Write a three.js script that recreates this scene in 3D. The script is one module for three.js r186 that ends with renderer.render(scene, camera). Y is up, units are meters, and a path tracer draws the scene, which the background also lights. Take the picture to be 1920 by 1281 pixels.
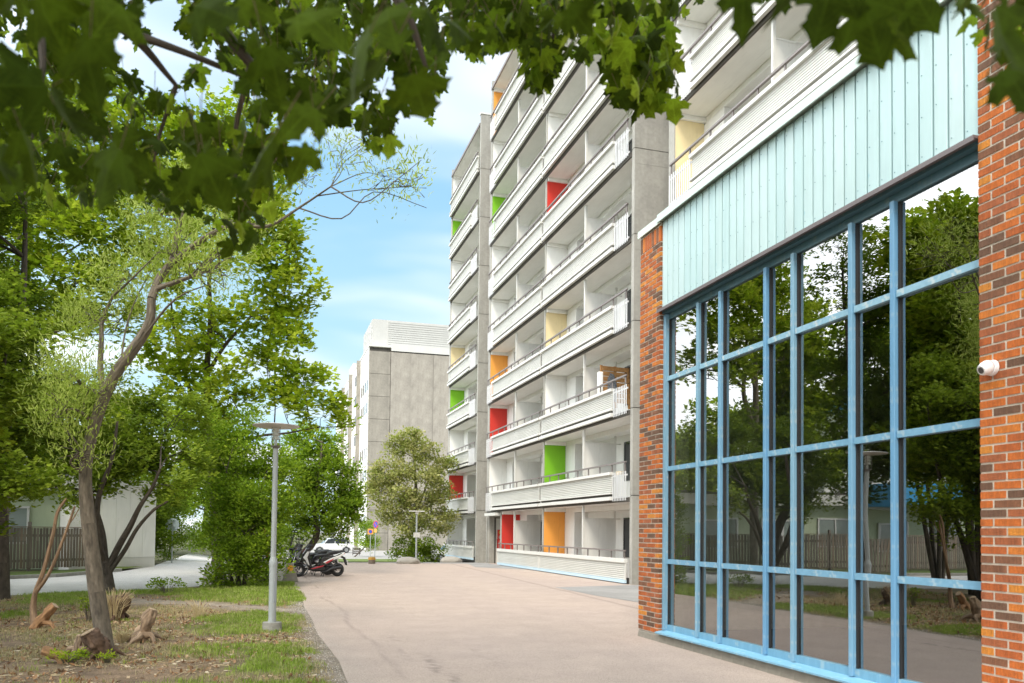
import * as THREE from 'three';
import { mergeGeometries } from 'three/addons/utils/BufferGeometryUtils.js';

// ---------------------------------------------------------------- camera, sky, sun, exposure
// World: metres, y up. The glazed front runs along z at x = 5.7; s = -z is the distance down the yard.
const scene = new THREE.Scene();
const renderer = new THREE.WebGLRenderer({ antialias: true });
renderer.setSize(1024, 683);
renderer.toneMapping = THREE.LinearToneMapping;
renderer.toneMappingExposure = 1.65;
renderer.shadowMap.enabled = true;

const YAW = 0.29224, PITCH = 0.03209, ROLL = 0.01135, FPX = 1559.34, EYE = new THREE.Vector3(0, 1.6, 0);
const camF = new THREE.Vector3(Math.sin(YAW) * Math.cos(PITCH), Math.sin(PITCH), -Math.cos(YAW) * Math.cos(PITCH));
const camR = new THREE.Vector3(Math.cos(YAW), 0, Math.sin(YAW));
const camU = new THREE.Vector3().crossVectors(camR, camF);
{
  const r = camR.clone(), u = camU.clone();
  camR.copy(r).multiplyScalar(Math.cos(ROLL)).addScaledVector(u, Math.sin(ROLL));
  camU.copy(u).multiplyScalar(Math.cos(ROLL)).addScaledVector(r, -Math.sin(ROLL));
}
const camera = new THREE.PerspectiveCamera(2 * Math.atan(640.5 / FPX) * 180 / Math.PI, 1920 / 1281, 0.1, 900);
camera.position.copy(EYE);
camera.quaternion.setFromRotationMatrix(new THREE.Matrix4().makeBasis(camR, camU, camF.clone().negate()));
camera.setViewOffset(1920, 1281, 0, -308, 1920, 1281);   // shifted lens: the picture sits above the optical axis
camera.focus = 20; camera.userData.fStop = 2.5;
camera.updateMatrixWorld(true); camera.updateProjectionMatrix();
scene.add(camera);

// ---------------------------------------------------------------- random numbers and noise
let seed = 12345;
function rnd() { seed = (seed + 0x6D2B79F5) | 0; let t = Math.imul(seed ^ (seed >>> 15), 1 | seed); t = (t + Math.imul(t ^ (t >>> 7), 61 | t)) ^ t; return ((t ^ (t >>> 14)) >>> 0) / 4294967296; }
const rr = (a, b) => a + (b - a) * rnd();
const gauss = () => (rnd() + rnd() + rnd() + rnd() - 2) * 1.0;
const pick = (a) => a[Math.floor(rnd() * a.length)];
const clamp = (x, a = 0, b = 1) => Math.min(b, Math.max(a, x));
const sstep = (a, b, x) => { const t = clamp((x - a) / (b - a)); return t * t * (3 - 2 * t); };
const lerp = (a, b, t) => a + (b - a) * t;
function hash2(x, y, k) { let h = Math.imul(x, 374761393) ^ Math.imul(y, 668265263) ^ Math.imul(k, 2147483647); h = Math.imul(h ^ (h >>> 13), 1274126177); return ((h ^ (h >>> 16)) >>> 0) / 4294967296; }
function vnoise(x, y, k = 0, per = 0) {
  const xi = Math.floor(x), yi = Math.floor(y), fx = x - xi, fy = y - yi, u = fx * fx * (3 - 2 * fx), v = fy * fy * (3 - 2 * fy);
  const w = per ? (a) => ((a % per) + per) % per : (a) => a;
  const a = hash2(w(xi), w(yi), k), b = hash2(w(xi + 1), w(yi), k), c = hash2(w(xi), w(yi + 1), k), d = hash2(w(xi + 1), w(yi + 1), k);
  return lerp(lerp(a, b, u), lerp(c, d, u), v);
}
function fbm(x, y, o = 4, k = 0, per = 0) { let s = 0, a = 0.5, n = 0; for (let i = 0; i < o; i++) { s += a * vnoise(x, y, k + i, per); n += a; a *= 0.5; x *= 2; y *= 2; per *= 2; } return s / n; }

// ---------------------------------------------------------------- the sky: thin high cloud over blue, whiter and brighter towards the left
{
  const W = 1536, H = 768, data = new Float32Array(W * H * 4);
  for (let j = 0; j < H; j++) {
    const el = ((j + 0.5) / H - 0.5) * Math.PI, y = Math.sin(el), ce = Math.cos(el);
    for (let i = 0; i < W; i++) {
      const az = ((i + 0.5) / W - 0.5) * 2 * Math.PI, x = Math.cos(az) * ce, z = Math.sin(az) * ce, o = (j * W + i) * 4;
      const yy = Math.max(y, 0), px = x / (yy + 0.22), pz = z / (yy + 0.22);
      const wx = fbm(px * 0.9 + 7, pz * 0.9, 3, 3) - 0.5, wz = fbm(px * 0.9, pz * 0.9 + 5, 3, 9) - 0.5;
      const streak = fbm(px * 0.8 + wx * 1.6 + 3, pz * 3.4 + wz * 1.6 + px * 0.6, 5, 21);
      const big = fbm(px * 0.5 + 11, pz * 0.5 + 2, 4, 40);
      // towards the west (left, -x) the cloud closes
      const left = sstep(0.14, 0.85, -x / Math.max(ce, 0.05) * 0.95 + 0.12);
      let c = sstep(0.44, 0.70, streak * 0.75 + big * 0.25 + 0.06) * 0.8 + sstep(0.55, 0.75, big) * 0.25;
      c = clamp(c + left * 0.95 + sstep(0.18, 0.0, y) * 0.35 + sstep(0.55, 1, y) * 0.35);
      const t = sstep(0.0, 0.55, yy);
      const blue = [lerp(0.40, 0.20, t), lerp(0.60, 0.40, t), lerp(0.70, 0.62, t)];
      const lum = 0.80 + left * 1.45 + sstep(0.5, 1, y) * 0.5;
      const cl = [0.93 * lum, 0.97 * lum, 1.0 * lum];
      for (let q = 0; q < 3; q++) data[o + q] = y < -0.02 ? [0.30, 0.29, 0.27][q] : lerp(blue[q], cl[q], c);
      data[o + 3] = 1;
    }
  }
  const t = new THREE.DataTexture(data, W, H, THREE.RGBAFormat, THREE.FloatType);
  t.mapping = THREE.EquirectangularReflectionMapping; t.magFilter = THREE.LinearFilter; t.minFilter = THREE.LinearFilter; t.needsUpdate = true;
  scene.background = t; scene.environment = t;
}
const sun = new THREE.DirectionalLight(0xfff3e2, 1.6);
sun.position.set(-28, 62, 36);
sun.target.position.set(2, 0, -20); scene.add(sun, sun.target);
sun.castShadow = true; sun.shadow.radius = 26; sun.shadow.mapSize.set(2048, 2048);
Object.assign(sun.shadow.camera, { left: -60, right: 60, top: 60, bottom: -60, near: 1, far: 220 });

// ---------------------------------------------------------------- helpers
const V = (x, y, z) => new THREE.Vector3(x, y, z);
const I = (u, v, t) => EYE.clone().addScaledVector(camF, t).addScaledVector(camR, (u - 960) / FPX * t).addScaledVector(camU, -(v - 948.516) / FPX * t);   // a surveyed point: picture bearing and distance
const taken = {};
function numbered(n) { taken[n] = (taken[n] ?? -1) + 1; return taken[n] ? `${n}_${String(taken[n]).padStart(3, '0')}` : n; }
function shadowed(o) { o.castShadow = true; o.receiveShadow = true; return o; }
function thing(name, label, category, pos = [0, 0, 0], group) { const g = new THREE.Group(); g.name = numbered(name); g.position.set(...pos); g.userData = { label, category }; if (group) g.userData.group = group; scene.add(g); return g; }
function mesh(name, geo, mat) { const g = Array.isArray(geo) ? mergeGeometries(geo.map((q) => q.index ? q.toNonIndexed() : q)) : geo; const m = shadowed(new THREE.Mesh(g, mat)); m.name = name; return m; }
function part(parent, name, geo, mat, x = 0, y = 0, z = 0) { const m = mesh(name, geo, mat); m.position.set(x, y, z); parent.add(m); return m; }
function sub(parent, name, x = 0, y = 0, z = 0) { const g = new THREE.Group(); g.name = name; g.position.set(x, y, z); parent.add(g); return g; }
function structure(name, geo, mat) { const m = mesh(numbered(name), geo, mat); m.userData = { kind: 'structure' }; scene.add(m); return m; }
function tagged(name, label, category, geo, mat, group) { const m = mesh(numbered(name), geo, mat); m.userData = { label, category }; if (group) m.userData.group = group; scene.add(m); return m; }
function boxUV(g, k = 1, ox = 0, oy = 0) {   // texture coordinates in metres on the six faces
  const p = g.attributes.position, n = g.attributes.normal, uv = new Float32Array(p.count * 2);
  for (let i = 0; i < p.count; i++) {
    const ax = Math.abs(n.getX(i)), ay = Math.abs(n.getY(i)), az = Math.abs(n.getZ(i)); let a, b;
    if (ax >= ay && ax >= az) { a = p.getZ(i); b = p.getY(i); } else if (ay >= az) { a = p.getX(i); b = p.getZ(i); } else { a = p.getX(i); b = p.getY(i); }
    uv[i * 2] = a * k + ox; uv[i * 2 + 1] = b * k + oy;
  }
  g.setAttribute('uv', new THREE.BufferAttribute(uv, 2)); return g;
}
function box(w, h, d, x = 0, y = 0, z = 0) { return boxUV(new THREE.BoxGeometry(w, h, d).toNonIndexed().translate(x, y, z)); }
const bx = (x0, x1, y0, y1, z0, z1) => box(Math.abs(x1 - x0), Math.abs(y1 - y0), Math.abs(z1 - z0), (x0 + x1) / 2, (y0 + y1) / 2, (z0 + z1) / 2);
function bevelBox(w, h, d, b) {   // a box whose edges are chamfered
  const sh = new THREE.Shape(); sh.moveTo(-w / 2 + b, -h / 2 + b); sh.lineTo(w / 2 - b, -h / 2 + b); sh.lineTo(w / 2 - b, h / 2 - b); sh.lineTo(-w / 2 + b, h / 2 - b); sh.closePath();
  const g = new THREE.ExtrudeGeometry(sh, { depth: d - 2 * b, bevelEnabled: true, bevelThickness: b, bevelSize: b, bevelSegments: 1, steps: 1 });
  g.translate(0, 0, -d / 2 + b); return boxUV(g);
}
function prism(pts, depth, bevel = 0) {   // an outline in x,y pushed along z, centred
  const sh = new THREE.Shape(pts.map((p) => new THREE.Vector2(p[0], p[1])));
  const g = new THREE.ExtrudeGeometry(sh, { depth: depth - 2 * bevel, bevelEnabled: bevel > 0, bevelThickness: bevel, bevelSize: bevel, bevelOffset: -bevel, bevelSegments: 2 });
  return boxUV(g.translate(0, 0, -depth / 2 + bevel));
}
const cyl = (r0, r1, h, n = 16, x = 0, y = 0, z = 0) => new THREE.CylinderGeometry(r1, r0, h, n).toNonIndexed().translate(x, y + h / 2, z);
function tube(pts, radii, n = 7, curve = true, per = 4) {   // a tapering tube through points
  const P = pts.map((p) => p.isVector3 ? p : V(...p)); let Q = P, Rr = radii;
  if (curve && P.length > 2) {
    const c = new THREE.CatmullRomCurve3(P, false, 'centripetal'), m = (P.length - 1) * per; Q = []; Rr = [];
    for (let i = 0; i <= m; i++) { const t = i / m; Q.push(c.getPoint(t)); const f = t * (P.length - 1), k = Math.min(P.length - 2, Math.floor(f)); Rr.push(Array.isArray(radii) ? lerp(radii[k], radii[k + 1], f - k) : radii); }
  } else if (!Array.isArray(radii)) Rr = Q.map(() => radii);
  const pos = [], nor = [], uv = [], idx = []; let up = V(0.13, 0.2, 1).normalize(), len = 0;
  for (let i = 0; i < Q.length; i++) {
    const d = (Q[Math.min(i + 1, Q.length - 1)].clone().sub(Q[Math.max(i - 1, 0)])).normalize();
    const a = up.clone().sub(d.clone().multiplyScalar(up.dot(d))).normalize(), b = V().crossVectors(d, a); up = a;
    if (i) len += Q[i].distanceTo(Q[i - 1]);
    for (let j = 0; j <= n; j++) { const t = j / n * Math.PI * 2, e = a.clone().multiplyScalar(Math.cos(t)).addScaledVector(b, Math.sin(t)); pos.push(Q[i].x + e.x * Rr[i], Q[i].y + e.y * Rr[i], Q[i].z + e.z * Rr[i]); nor.push(e.x, e.y, e.z); uv.push(j / n * 0.5, len); }
  }
  for (let i = 0; i < Q.length - 1; i++) for (let j = 0; j < n; j++) { const a = i * (n + 1) + j, b = a + n + 1; idx.push(a, a + 1, b, b, a + 1, b + 1); }
  const e = Q.length - 1, r0 = Rr[e]; if (r0 > 0.004) { const c = pos.length / 3, d = Q[e].clone().sub(Q[e - 1]).normalize(); pos.push(Q[e].x, Q[e].y, Q[e].z); nor.push(d.x, d.y, d.z); uv.push(0, 0); for (let j = 0; j < n; j++) idx.push(e * (n + 1) + j, e * (n + 1) + j + 1, c); }
  const g = new THREE.BufferGeometry(); g.setAttribute('position', new THREE.Float32BufferAttribute(pos, 3)); g.setAttribute('normal', new THREE.Float32BufferAttribute(nor, 3)); g.setAttribute('uv', new THREE.Float32BufferAttribute(uv, 2)); g.setIndex(idx); return g;
}
// ---------------------------------------------------------------- textures and materials
function texture(n, fn, srgb = true, rx = 1, ry = rx) {
  const d = new Uint8Array(n * n * 4);
  for (let j = 0; j < n; j++) for (let i = 0; i < n; i++) { const c = fn(i / n, j / n), o = (j * n + i) * 4; if (typeof c === 'number') d[o] = d[o + 1] = d[o + 2] = clamp(c) * 255; else { d[o] = clamp(c[0]) * 255; d[o + 1] = clamp(c[1]) * 255; d[o + 2] = clamp(c[2]) * 255; } d[o + 3] = 255; }
  const t = new THREE.DataTexture(d, n, n); t.wrapS = t.wrapT = THREE.RepeatWrapping; t.magFilter = THREE.LinearFilter; t.minFilter = THREE.LinearFilter; t.repeat.set(rx, ry); if (srgb) t.colorSpace = THREE.SRGBColorSpace; t.needsUpdate = true; return t;
}
const grey = (v, a = 1, b = 1, c = 1) => [v * a, v * b, v * c];
const Tconcrete = texture(512, (u, v) => { const a = fbm(u * 6, v * 6, 5, 1, 6), b = fbm(u * 40, v * 40, 3, 7, 40), s = fbm(u * 16, v * 2, 3, 9, 16); const k = 0.70 + 0.30 * (a * 0.5 + b * 0.3 + s * 0.35); return [k, k * 0.99, k * 0.965]; }, true, 0.36);
const Tgrain = texture(512, (u, v) => 0.5 * fbm(u * 64, v * 64, 3, 5, 64) + 0.5 * hash2(Math.floor(u * 512), Math.floor(v * 512), 3), false, 1.2);
const Tpaint = texture(512, (u, v) => { const a = fbm(u * 4, v * 4, 4, 31, 4), d = fbm(u * 24, v * 3, 4, 33, 24); const k = 0.93 + 0.05 * a + 0.04 * d - 0.06 * sstep(0.62, 0.8, d) * a; return [k, k * 0.998, k * 0.985]; }, true, 0.5);
const Tstreak = texture(512, (u, v) => { const a = fbm(u * 48, v * 3, 4, 61, 48), b = fbm(u * 8, v * 8, 4, 65, 8), c = fbm(u * 128, v * 12, 2, 69, 128); const k = 0.62 + 0.38 * clamp(a * 0.6 + c * 0.5 + (b - 0.5) * 0.5 + 0.12); return [k, k, k]; }, true, 3, 3);
const TstreakB = texture(512, (u, v) => 0.55 * fbm(u * 100, v * 8, 3, 75, 100) + 0.45 * fbm(u * 64, v * 64, 2, 79, 64), false, 3, 3);
const Tbark = texture(256, (u, v) => { const a = fbm(u * 8 + 0.6 * fbm(u * 8, v * 8, 2, 2, 8), v * 4, 4, 81, 8), b = fbm(u * 32, v * 16, 3, 85, 32); const k = 0.45 + 0.75 * (a * 0.6 + b * 0.4); return [k, k * 0.97, k * 0.93]; }, true, 2, 1.1);
const TbarkB = texture(256, (u, v) => fbm(u * 16, v * 5, 4, 82, 16), false, 2, 1.1);
const Twood = texture(256, (u, v) => { const a = fbm(u * 40, v * 2, 4, 91, 40), b = fbm(u * 6, v * 3, 3, 94, 6); const k = 0.55 + 0.5 * (a * 0.7 + b * 0.3); return [k, k * 0.985, k * 0.97]; }, true, 2, 0.6);
const Tscratch = texture(512, (u, v) => { const a = fbm(u * 10, v * 10, 5, 101, 10), b = fbm(u * 30, v * 5, 4, 105, 30), w = sstep(0.60, 0.72, a * 0.65 + b * 0.35); return [lerp(1, 1.0, w) * (0.86 + 0.14 * b) * lerp(0.8, 1.0, w), (0.9 + 0.10 * b) * lerp(0.93, 1, w), 0.92 + 0.08 * b]; }, true, 0.9);
const std = (o) => new THREE.MeshStandardMaterial({ roughness: 0.85, ...o });
const phys = (o) => new THREE.MeshPhysicalMaterial({ roughness: 0.85, ...o });
const lin = (r, g, b) => new THREE.Color().setRGB(r, g, b);
const M = {
  concrete: std({ color: lin(0.46, 0.455, 0.43), map: Tconcrete, bumpMap: Tgrain, bumpScale: 0.004 }),
  concreteDark: std({ color: lin(0.12, 0.112, 0.10), map: Tconcrete, bumpMap: Tgrain, bumpScale: 0.006 }),
  concreteTan: std({ color: lin(0.49, 0.46, 0.42), map: Tconcrete, bumpMap: Tgrain, bumpScale: 0.004 }),
  concreteTanDark: std({ color: lin(0.42, 0.395, 0.355), map: Tconcrete }),
  whiteWall: std({ color: lin(0.88, 0.88, 0.87), map: Tpaint }),
  soffit: std({ color: lin(0.87, 0.865, 0.845), map: Tpaint }),
  whiteMetal: std({ color: lin(0.67, 0.67, 0.65), map: Tpaint, roughness: 0.5 }),
  panelMetal: std({ color: lin(0.66, 0.66, 0.635), map: Tpaint, roughness: 0.5 }),
  greyPanel: std({ color: lin(0.70, 0.70, 0.68), map: Tpaint }),
  rail: std({ color: lin(0.20, 0.175, 0.165), roughness: 0.5, metalness: 0.2 }),
  bar: std({ color: lin(0.66, 0.66, 0.66), roughness: 0.4, metalness: 0.2 }),
  blueStrip: std({ color: lin(0.50, 0.66, 0.78), map: Tpaint, roughness: 0.5 }),
  darkGap: std({ color: lin(0.05, 0.048, 0.045) }),
  red: std({ color: lin(0.62, 0.035, 0.022), map: Tpaint, roughness: 0.6 }),
  green: std({ color: lin(0.20, 0.50, 0.012), map: Tpaint, roughness: 0.6 }),
  orange: std({ color: lin(0.84, 0.36, 0.065), map: Tpaint, roughness: 0.6 }),
  yellow: std({ color: lin(0.80, 0.66, 0.39), map: Tpaint, roughness: 0.6 }),
  window: phys({ color: lin(0.03, 0.035, 0.04), roughness: 0.05, ior: 1.6 }),
  windowFrame: std({ color: lin(0.7, 0.7, 0.69), roughness: 0.5 }),
  black: std({ color: lin(0.02, 0.02, 0.021), roughness: 0.5 }),
  blackGloss: phys({ color: lin(0.014, 0.014, 0.016), roughness: 0.25, clearcoat: 0.8, clearcoatRoughness: 0.08 }),
  chrome: std({ color: lin(0.6, 0.6, 0.61), roughness: 0.25, metalness: 1 }),
  steel: std({ color: lin(0.50, 0.53, 0.55), roughness: 0.42, metalness: 0.6, map: Tconcrete }),
  galvanised: std({ color: lin(0.56, 0.62, 0.66), roughness: 0.5, metalness: 0.25, map: Tconcrete }),
};
M.soffit.side = M.whiteWall.side = THREE.FrontSide;
const wallColour = { r: M.red, g: M.green, o: M.orange, y: M.yellow, w: M.whiteWall };
// ---------------------------------------------------------------- ground: one far sheet, then yard asphalt, street, soil and lawn laid on it
function groundY(x, s) { return -0.66 * sstep(41, 55, s) * sstep(-3, 2, x + 2); }
function inside(p, poly) { let c = false; for (let i = 0, j = poly.length - 1; i < poly.length; j = i++) { const [xi, yi] = poly[i], [xj, yj] = poly[j]; if ((yi > p[1]) !== (yj > p[1]) && p[0] < (xj - xi) * (p[1] - yi) / (yj - yi) + xi) c = !c; } return c; }
function edgeDist(p, poly) { let m = 1e9; for (let i = 0, j = poly.length - 1; i < poly.length; j = i++) { const [x0, y0] = poly[j], [x1, y1] = poly[i], dx = x1 - x0, dy = y1 - y0, t = clamp(((p[0] - x0) * dx + (p[1] - y0) * dy) / (dx * dx + dy * dy || 1)); m = Math.min(m, Math.hypot(p[0] - x0 - dx * t, p[1] - y0 - dy * t)); } return m; }
// a sheet over an outline given as [x, s], cut on a grid, with a colour for each corner of the grid
function sheet(poly, lift, cell, colour) {
  const xs = poly.map((p) => p[0]), ss = poly.map((p) => p[1]);
  const sh = [];
  const x0 = Math.min(...xs), x1 = Math.max(...xs), s0 = Math.min(...ss), s1 = Math.max(...ss), nx = Math.ceil((x1 - x0) / cell), ns = Math.ceil((s1 - s0) / cell);
  const id = new Int32Array((nx + 1) * (ns + 1)).fill(-1), pos = [], nor = [], uv = [], col = [], idx = [];
  // pull grid corners just outside the outline on to it, so that the edge is clean
  const near = (x, s) => { let m = 1e9, q = [x, s]; for (let i = 0, j = poly.length - 1; i < poly.length; j = i++) { const [ax, ay] = poly[j], [bx_, by] = poly[i], dx = bx_ - ax, dy = by - ay, t = clamp(((x - ax) * dx + (s - ay) * dy) / (dx * dx + dy * dy || 1)), px = ax + dx * t, py = ay + dy * t, d = Math.hypot(x - px, s - py); if (d < m) { m = d; q = [px, py]; } } return [q, m]; };
  const ok = new Uint8Array((nx + 1) * (ns + 1));
  for (let j = 0; j <= ns; j++) for (let i = 0; i <= nx; i++) ok[j * (nx + 1) + i] = inside([x0 + i * cell, s0 + j * cell], poly) ? 1 : 0;
  const vert = (i, j) => {
    const k = j * (nx + 1) + i; if (id[k] >= 0) return id[k];
    let x = x0 + i * cell, s = s0 + j * cell; if (!ok[k]) { const [q] = near(x, s); x = q[0]; s = q[1]; }
    id[k] = pos.length / 3; pos.push(x, groundY(x, s) + lift, -s); nor.push(0, 1, 0); uv.push(x, s); const c = colour ? colour(x, s) : [1, 1, 1]; col.push(c[0], c[1], c[2]); return id[k];
  };
  for (let j = 0; j < ns; j++) for (let i = 0; i < nx; i++) {
    const k = j * (nx + 1) + i; if (!(ok[k] || ok[k + 1] || ok[k + nx + 1] || ok[k + nx + 2])) continue;
    const a = vert(i, j), b = vert(i + 1, j), c = vert(i, j + 1), d = vert(i + 1, j + 1); idx.push(a, b, c, b, d, c);
  }
  const g = new THREE.BufferGeometry(); g.setAttribute('position', new THREE.Float32BufferAttribute(pos, 3)); g.setAttribute('normal', new THREE.Float32BufferAttribute(nor, 3)); g.setAttribute('uv', new THREE.Float32BufferAttribute(uv, 2)); g.setAttribute('color', new THREE.Float32BufferAttribute(col, 3)); g.setIndex(idx); return g;
}
const Tasphalt = texture(1024, (u, v) => { const a = fbm(u * 8, v * 8, 4, 201, 8), g = hash2(Math.floor(u * 512), Math.floor(v * 512), 5), h = hash2(Math.floor(u * 1024), Math.floor(v * 1024), 6); let k = 0.80 + 0.08 * a + 0.24 * (g * 0.6 + h * 0.4 - 0.4); if (g > 0.975) k += 0.14; if (g < 0.03) k -= 0.22; return [k, k, k]; }, true, 0.30);
const TasphaltB = texture(512, (u, v) => 0.6 * hash2(Math.floor(u * 256), Math.floor(v * 256), 8) + 0.4 * fbm(u * 64, v * 64, 3, 11, 64), false, 0.7);
const Tsoil = texture(1024, (u, v) => { const a = fbm(u * 10, v * 10, 5, 301, 10), b = fbm(u * 90, v * 90, 3, 305, 90), h = hash2(Math.floor(u * 700), Math.floor(v * 700), 9); let k = 0.52 + 0.30 * a + 0.34 * (b - 0.3) + (h > 0.97 ? 0.22 : 0) - (h < 0.05 ? 0.18 : 0); return [k, k * 0.98, k * 0.95]; }, true, 0.6);
M.asphalt = std({ color: lin(1, 1, 1), vertexColors: true, map: Tasphalt, bumpMap: TasphaltB, bumpScale: 0.004, roughness: 0.92 });
M.soil = std({ color: lin(1, 1, 1), vertexColors: true, map: Tsoil, bumpMap: Tsoil, bumpScale: 0.02, roughness: 1 });
M.farStreet = std({ color: lin(0.44, 0.42, 0.39), map: Tasphalt, roughness: 0.92 });
M.street = std({ color: lin(0.70, 0.68, 0.65), map: Tasphalt, bumpMap: TasphaltB, bumpScale: 0.004, roughness: 0.92 });

{ // far ground, out to the horizon
  const g = new THREE.PlaneGeometry(760, 760, 152, 152).rotateX(-Math.PI / 2).translate(0, 0, -120), p = g.attributes.position, col = new Float32Array(p.count * 3), uv = g.attributes.uv;
  for (let i = 0; i < p.count; i++) { const x = p.getX(i), s = -p.getZ(i); p.setY(i, groundY(x, s) - 0.03); const n = fbm(x * 0.07, s * 0.07, 3, 400); const c = [lerp(0.13, 0.24, n), lerp(0.15, 0.23, n), lerp(0.06, 0.12, n)]; col.set(c, i * 3); uv.setXY(i, x, s); }
  g.setAttribute('color', new THREE.BufferAttribute(col, 3)); g.computeVertexNormals(); structure('ground', g, M.soil);
}
const asphaltEdge = [[0.93, -14], [0.92, 0], [0.91, 4], [0.95, 7], [0.9, 8.9], [0.94, 10.4], [0.86, 13.1], [0.9, 15.3], [0.88, 17.7], [0.96, 20.5], [0.92, 23.3], [0.9, 26.9], [0.84, 30.7], [0.6, 34], [0.4, 38], [0.2, 46]];
const yardPoly = [...asphaltEdge.slice().reverse(), [13.2, -14], [13.2, 46]];
const streak = (x, s, cx, w, k) => Math.exp(-(((x - cx) / w) ** 2)) * sstep(0.50, 0.68, fbm(x * 11, s * 2.2, 4, k));
const yardColour = (x, s) => {
  const big = fbm(x * 0.5, s * 0.28, 4, 71), mid = fbm(x * 2.4, s * 1.3, 4, 75);
  let c = [0.58, 0.46, 0.375]; let k = 0.94 + 0.07 * big + 0.05 * mid;
  // tyre scuffs, old patches and a laid seam
  const cxA = 1.95 + 0.10 * Math.sin(s * 0.3), cxB = 2.9 + 0.12 * Math.sin(s * 0.21 + 2), cxC = 1.55 + (s - 20) * 0.03;
  const t = 0.75 * streak(x, s, cxA, 0.13, 81) * sstep(15, 10, s) + 0.26 * streak(x, s, cxB, 0.12, 82) + 0.3 * streak(x, s, cxC, 0.10, 83) * sstep(14, 18, s) + 0.10 * sstep(0.60, 0.72, fbm(x * 1.1, s * 0.5, 4, 84)) * sstep(0.45, 0.6, fbm(x * 9, s * 5, 3, 85));
  k *= 1 - 0.5 * clamp(t) * sstep(0.30, 0.62, vnoise(x * 24, s * 13, 77));
  const seam = 8.9 - 0.055 * (38 - s) + 0.07 * fbm(s * 0.8, 1, 3, 86); if (s > 15) k *= 1 - 0.30 * Math.exp(-(((x - seam) / 0.055) ** 2));
  const crack = 1.35 + 0.3 * fbm(s * 0.35, 3, 4, 87); k *= 1 - 0.25 * Math.exp(-(((x - crack) / 0.03) ** 2)) * sstep(0.4, 0.6, fbm(s * 0.5, 8, 2, 88));
  const dusty = sstep(0.55, 0, x - 0.9) * fbm(x * 5, s * 4, 3, 89);   // sand and grit washed on to the border
  c = [lerp(c[0], 0.50, dusty * 0.7), lerp(c[1], 0.43, dusty * 0.7), lerp(c[2], 0.36, dusty * 0.7)];
  return [c[0] * k, c[1] * k, c[2] * k * lerp(1.06, 1, big)];
};
structure('yard_asphalt', sheet(yardPoly, 0.004, 0.06, yardColour), M.asphalt);
structure('asphalt_patch', sheet([[8.25, 23.0], [8.22, 19.8], [8.45, 17.7], [9.6, 12.4], [13, 12.4], [13, 23.9], [11.1, 23.75]], 0.009, 0.25, (x, s) => { const k = 0.78 + 0.4 * fbm(x * 1.3, s * 1.3, 4, 90); return [0.40 * k, 0.385 * k, 0.365 * k]; }), M.asphalt);
structure('asphalt_strip', sheet([[9.9, 40.5], [9.3, 36.5], [11.0, 34.2], [11.12, 41.5], [10.8, 44.5], [5.2, 44.5], [6.4, 41.6]], 0.009, 0.25, (x, s) => { const k = 0.78 + 0.4 * fbm(x * 1.3, s * 1.3, 4, 91); return [0.40 * k, 0.385 * k, 0.365 * k]; }), M.asphalt);
// the lane on the left: comes in from the left, bends away between bushes and the low white building
const lane = [[-44, 20.2], [-9, 20.6], [-5.7, 21.9], [-3.2, 22.8], [-1.4, 25], [-1.0, 28], [-1.5, 41], [-1.7, 58], [-4.5, 58], [-4.35, 38], [-4.9, 33.4], [-5.7, 31.2], [-6.3, 29.6], [-8, 28], [-16, 26.7], [-44, 26.4]];
structure('street', sheet(lane, 0.006, 0.4), M.street);
{ // kerb along the far side of the lane
  const pts = [[-44, 26.4], [-16, 26.7], [-8, 28], [-6.3, 29.6], [-5.7, 31.2], [-4.95, 33.4]], gs = [];
  for (let i = 0; i < pts.length - 1; i++) { const [a, b] = pts[i], [c, d] = pts[i + 1], L = Math.hypot(c - a, d - b); gs.push(box(L + 0.02, 0.22, 0.14).rotateY(Math.atan2(d - b, c - a)).translate((a + c) / 2, 0.005, -(b + d) / 2 - 0.08)); }
  structure('kerb', gs, M.concrete);
}
structure('lawn_strip', sheet([[-44, 26.6], [-16, 26.9], [-8.1, 28.2], [-6.45, 29.8], [-5.85, 31.4], [-5.1, 33.6], [-4.6, 36.9], [-6, 36.2], [-6.3, 34.6], [-9.6, 30.6], [-44, 30.0]], 0.05, 0.3, (x, s) => { const n = fbm(x, s, 3, 92); return [0.16 + 0.08 * n, 0.26 + 0.08 * n, 0.05]; }), M.soil);
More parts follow.
